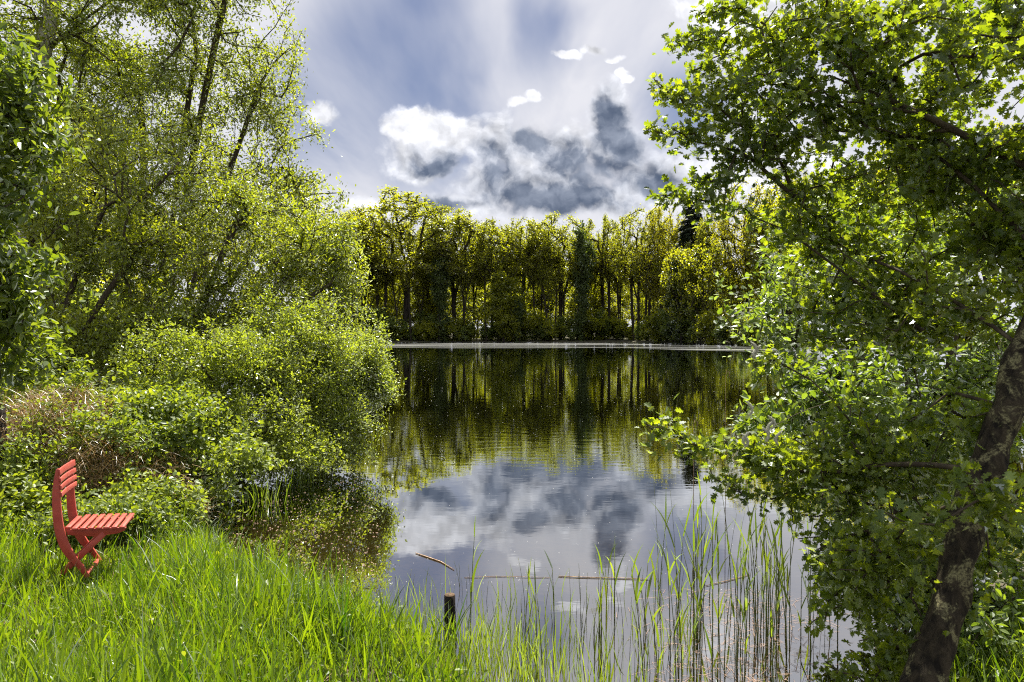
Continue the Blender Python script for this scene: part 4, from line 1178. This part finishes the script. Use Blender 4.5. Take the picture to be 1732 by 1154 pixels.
tag(obj('grass', me), 'long bright green grass on the near bank', 'grass', kind='stuff')

ns = 900
si = rs.choice(n, ns)
me = blades('straw', base[si] + np.stack([rs.normal(size=ns) * 0.05, rs.normal(size=ns) * 0.05, np.full(ns, 0.03)], 1), rs.uniform(0.15, 0.45, ns), rs.uniform(0.0015, 0.0035, ns), rs.uniform(0, 6.28, ns), rs.uniform(0.3, 1.5, ns), rs.uniform(0.2, 1.5, ns), M['dry'], rs.random(ns), 4, rs.uniform(0, 6.28, ns))
tag(obj('straw', me), 'bits of dead straw lying in the bank grass', 'straw', kind='stuff')
# broad leaved weeds among the grass
m_ = 5000
wi = rs.choice(n, m_)
wp = base[wi] + np.stack([rs.normal(size=m_) * 0.03, rs.normal(size=m_) * 0.03, L[wi] * rs.uniform(0.2, 0.75, m_)], 1)
me = leaves_mesh('bank_weeds', TPL_BROAD, wp, rs.normal(size=(m_, 3)) + np.array((0, 0, 0.2)), rs.normal(size=(m_, 3)) * 0.5 + np.array((0, 0, 1)), rs.uniform(0.02, 0.045, m_), M['bramble'], rs.random(m_))
tag(obj('bank_weeds', me), 'small broad leaved weeds mixed through the bank grass', 'weeds', kind='stuff')

# dry tangled grass on the left bank
def dry_patch(name, label, vols, n, seed, L0=0.5):
    rs = np.random.RandomState(seed)
    p = sample_vol(rs, vols, n, 1.2)
    me = blades(name, p, rs.uniform(0.5, 1.2, n) * L0, rs.uniform(0.003, 0.007, n), rs.uniform(0, 6.28, n), rs.uniform(0.3, 1.5, n), rs.uniform(0.5, 3.0, n), M['dry'], rs.random(n), 5, rs.uniform(0, 6.28, n))
    tag(obj(name, me), label, 'dry grass', kind='stuff')
dry_patch('dry_grass', 'tangled dead brown grass on the bank behind the red chair',
          [vp(100, 745, 7.9, 75, 60, 0.35), vp(60, 800, 7.6, 70, 50, 0.35), vp(170, 740, 8.0, 60, 45, 0.3), vp(110, 840, 7.2, 90, 40, 0.3), vp(240, 800, 7.6, 70, 35, 0.3), vp(110, 705, 7.8, 90, 40, 0.3), vp(60, 730, 7.4, 90, 50, 0.3), vp(190, 830, 7.3, 110, 40, 0.3), vp(170, 790, 7.2, 60, 50, 0.3)], 8000, 401, 0.40)
dry_patch('dry_sedge', 'pale dead sedge tuft at the water edge right of the chair', [vp(290, 850, 7.4, 45, 25, 0.2), vp(320, 870, 7.2, 30, 15, 0.15)], 700, 402, 0.3)
# bank grass under the brambles
rs = np.random.RandomState(403)
n2 = 9000
p = np.stack([rs.uniform(-5.6, -2.6, n2), rs.uniform(6.2, 8.6, n2)], 1)
sd = lake_sd(p[:, 0], p[:, 1]); p = p[sd > 0.02]; n2 = len(p)
bz = gz(p[:, 0], p[:, 1])
me = blades('bank_grass', np.stack([p[:, 0], p[:, 1], bz - 0.02], 1), rs.uniform(0.12, 0.42, n2), rs.uniform(0.003, 0.007, n2), rs.uniform(0, 6.28, n2), rs.uniform(0, 0.6, n2), rs.uniform(0.2, 1.8, n2), M['grass'], rs.random(n2), 5, rs.uniform(0, 6.28, n2))
tag(obj('bank_grass', me), 'thinner grass between the chair and the brambles', 'grass', kind='stuff')
# sedge at the water under the sallow
rs = np.random.RandomState(404)
def tuft(label, c, nb, L0, W0, seed, rad=0.12, mat='reed', name='sedge_tuft', lean=0.4):
    rs = np.random.RandomState(seed)
    base = np.stack([rs.normal(size=nb) * rad, rs.normal(size=nb) * rad, np.full(nb, -0.03)], 1)
    me = blades(name, base, rs.uniform(0.55, 1.1, nb) * L0, rs.uniform(0.7, 1.3, nb) * W0, rs.uniform(0, 6.28, nb), rs.uniform(0, lean, nb), rs.uniform(0.0, 0.8, nb), M[mat], rs.random(nb), 6, rs.uniform(0, 6.28, nb))
    return tag(obj(name, me, None, c), label, 'sedge')
tuft('upright green sedge tuft in the water under the sallow', onz(510, 815), 70, 0.62, 0.011, 405, 0.18)
tuft('smaller sedge tuft at the shaded waterline left of the upright one', onz(440, 850), 50, 0.40, 0.009, 406, 0.16)
tuft('thin grass tuft half hiding the dark post in the shallows', onz(757, 1096), 34, 0.40, 0.010, 411, 0.06, 'grass', lean=0.35)
tuft('broad bladed bright tuft at the bank edge right of the chair', base_at(-1.95, 5.55), 34, 0.50, 0.016, 407, 0.09, 'grass', lean=0.5)
tuft('broad bladed tuft just behind the first one near the waterline', base_at(-2.15, 5.95), 26, 0.46, 0.015, 408, 0.08, 'grass', lean=0.5)

# ------------------------------------------------------------------ reeds standing in the water: every stem a thing
def reed_thing(p, h, lean, az, nleaf, seed, label, group, green=True):
    rs = np.random.RandomState(seed)
    root = empty('reed', p, label, 'reed', group)
    d = np.array((math.cos(az), math.sin(az), 0))
    pts = [d * lean * h * t * t + np.array((0, 0, -0.12 + (h + 0.12) * t)) for t in np.linspace(0, 1, 7)]
    v_, l_, t_ = sweep(pts, np.linspace(0.0042, 0.0018, 7) if green else np.linspace(0.0032, 0.0011, 7), 5)
    obj('stem', raw_mesh('stem', v_, l_, t_, M['stalk'], smooth=True), root)
    for k in range(nleaf):
        t = rs.uniform(0.35, 0.97) if k else 1.0
        q = pts[min(5, int(t * 6))] * (1 - (t * 6 - min(5, int(t * 6)))) + pts[min(6, int(t * 6) + 1)] * (t * 6 - min(5, int(t * 6)))
        me = blades('leaf', np.array([q]), np.array([rs.uniform(0.16, 0.34) * (0.6 + 0.5 * h)]), np.array([rs.uniform(0.010, 0.017)]), np.array([rs.uniform(0, 6.28)]), np.array([rs.uniform(0.08, 0.4)]), np.array([rs.uniform(0, 0.7)]), M['reed'], np.array([rs.random()]), 6, np.array([rs.uniform(0, 6.28)]))
        obj('leaf', me, root)
    return root
def stalk_thing(p, h, lean, az, label, group):
    d = np.array((math.cos(az), math.sin(az), 0))
    pts = [d * lean * h * t * t + np.array((0, 0, -0.10 + (h + 0.10) * t)) for t in np.linspace(0, 1, 6)]
    v_, l_, t_ = sweep(pts, np.linspace(0.0024, 0.0009, 6), 4)
    o = obj('reed_stalk', raw_mesh('reed_stalk', v_, l_, t_, M['stalk'], smooth=True), None, p)
    return tag(o, label, 'reed', group)
rr = random.Random(11)
G1 = 'leafy reeds in the right shallows'
for i in range(66):
    px = rr.gauss(1262, 95); py = rr.uniform(1015, 1165)
    px = min(max(px, 1090), 1420)
    p = onz(px, py)
    reed_thing(p, rr.uniform(0.35, 0.85), rr.uniform(0, 0.18), rr.uniform(0, 6.28), rr.choice((2, 3, 3, 4)), 500 + i, 'green leafy reed in the dense stand before the hawthorn', G1)
for i in range(14):
    reed_thing(onz(rr.uniform(850, 1140), rr.uniform(1050, 1165)), rr.uniform(0.2, 0.5), rr.uniform(0, 0.2), rr.uniform(0, 6.28), rr.choice((2, 3)), 640 + i, 'short green reed shoot standing alone in the near centre shallows', 'short reed shoots in the near shallows')
for i, (px, py, h, lab) in enumerate([(795, 1085, 0.72, 'tall leafy reed standing just right of the dark post'), (938, 1060, 0.42, 'leafy reed with a drooping tip in open water right of the post'),
                                 (1040, 1050, 0.45, 'single leafy reed in the middle of the open shallows'), (1180, 1080, 0.62, 'leafy reed at the left margin of the dense stand')]):
    reed_thing(onz(px, py), h, 0.08, rr.uniform(0, 6), 4, 600 + i, lab, None)
G2 = 'thin reed stalks in open water'
for i in range(76):
    if i < 52:
        px = rr.uniform(860, 1150); py = rr.uniform(990, 1160); h = rr.uniform(0.12, 0.42)
    else:
        px = rr.gauss(1260, 75); py = rr.uniform(980, 1150); h = rr.uniform(0.3, 1.0)
    stalk_thing(onz(px, py), h, rr.uniform(0, 0.25), rr.uniform(0, 6.28), 'thin dark bare reed stalk standing in the shallow water', G2)
for i in range(16):
    px = rr.uniform(650, 860); py = rr.uniform(985, 1075)
    stalk_thing(onz(px, py), rr.uniform(0.1, 0.28), rr.uniform(0, 0.25), rr.uniform(0, 6.28), 'short dark stalk in the water near the post', 'short stalks near the post')
# shallow-water grass stuff between bank and reeds
rs = np.random.RandomState(302)
n3 = 3400
ang_px = rs.uniform(640, 1180, n3); py_ = rs.uniform(1010, 1175, n3)
pp = np.array([onz(a, b_) for a, b_ in zip(ang_px, py_)])
keep = rs.random(n3) < np.clip(0.85 - (ang_px - 680) / 300.0 - (1090 - py_) / 120.0, 0.05, 0.55) * (py_ > 1000)
keep &= ~((np.abs(ang_px - 760) < 26) & (py_ > 1040) & (rs.random(n3) < 0.7))
pp = pp[keep]; n3 = len(pp); pp[:, 2] = -0.02
me = blades('water_grass', pp, rs.uniform(0.12, 0.40, n3), rs.uniform(0.004, 0.008, n3), rs.uniform(0, 6.28, n3), rs.uniform(0, 0.3, n3), rs.uniform(0, 0.8, n3), M['reed'], rs.random(n3), 5, rs.uniform(0, 6.28, n3))
tag(obj('water_grass', me), 'grass blades growing out of the shallows along the bank', 'grass', kind='stuff')

# dead bent reeds in front of the far water on the right
for i, (px, y0, y1, lab) in enumerate([(1228, 760, 628, 'pale dead reed with a bent tip against the dark water'), (1174, 775, 712, 'shorter dead reed with a hooked tip left of the pale one')]):
    Yd = 6.0
    p0 = W3(px, y0 + 330, Yd); p1 = W3(px, y1, Yd)
    base_ = np.array((p0[0], Yd, -0.1))
    pts = [np.array((0, 0, 0)), (p1 - base_) * 0.5, (p1 - base_) * 0.98, (p1 - base_) + np.array((0.012, 0, 0.012)), (p1 - base_) + np.array((0.03, 0, -0.01)), (p1 - base_) + np.array((0.035, 0, -0.06))]
    v_, l_, t_ = sweep(pts, [0.003, 0.0026, 0.0022, 0.003, 0.004, 0.0015], 5)
    tag(obj('dead_reed', raw_mesh('dead_reed', v_, l_, t_, M['stick'], smooth=True), None, base_), lab, 'reed')

# ------------------------------------------------------------------ things floating on the water, as ground cover
rs = np.random.RandomState(701)
def floaters(name, label, pos, ln, wd, mat, cat):
    n = len(pos); a = rs.uniform(0, math.pi, n)
    d = np.stack([np.cos(a), np.sin(a), np.zeros(n)], 1) * ln[:, None] * 0.5
    q = np.stack([-np.sin(a), np.cos(a), np.zeros(n)], 1) * wd[:, None] * 0.5
    z = np.array((0, 0, 0.004))
    h = np.array((0, 0, 1.0)) * (wd * 0.4)[:, None]
    V = np.stack([pos - d - q, pos + d - q * 0.4, pos + d + q * 0.4, pos - d + q, pos + h], 1) + z
    loops = (np.arange(n)[:, None] * 5 + np.array([0, 1, 4, 1, 2, 4, 2, 3, 4, 3, 0, 4])[None, :]).ravel()
    tag(obj(name, raw_mesh(name, V.reshape(-1, 3), loops, np.full(n * 4, 3), mat)), label, cat, kind='stuff')
k = 900
pos = np.array([onz(rs.normal(1265, 80), rs.uniform(1000, 1175)) for _ in range(k)])
floaters('floating_litter', 'reddish bits of dead reed floating among the right hand reeds', pos, rs.uniform(0.01, 0.12, k), rs.uniform(0.0015, 0.004, k), M['litter'], 'plant litter')
k = 900
pos = np.array([onz(rs.uniform(640, 1320), 562 + 1155 * 2.1 / yy_) for yy_ in np.exp(rs.uniform(math.log(5.5), math.log(60), k))])
sd = lake_sd(pos[:, 0], pos[:, 1]); pos = pos[sd < -0.3]; k = len(pos)
sz = rs.uniform(0.003, 0.009, k) * np.clip(pos[:, 1] / 14, 0.7, 1.7)
floaters('floating_fluff', 'white specks of seed fluff scattered over the lake surface', pos, sz, sz * 0.8, M['pollen'], 'seed fluff')
k = 700
pos = np.array([onz(rs.uniform(380, 640), rs.uniform(800, 985)) for _ in range(k)])
sd = lake_sd(pos[:, 0], pos[:, 1]); pos = pos[sd < -0.05]; k = len(pos)
floaters('floating_leaf_bits', 'small leaf bits floating in the shaded corner under the sallow', pos, rs.uniform(0.008, 0.03, k), rs.uniform(0.006, 0.012, k), M['litter'], 'plant litter')
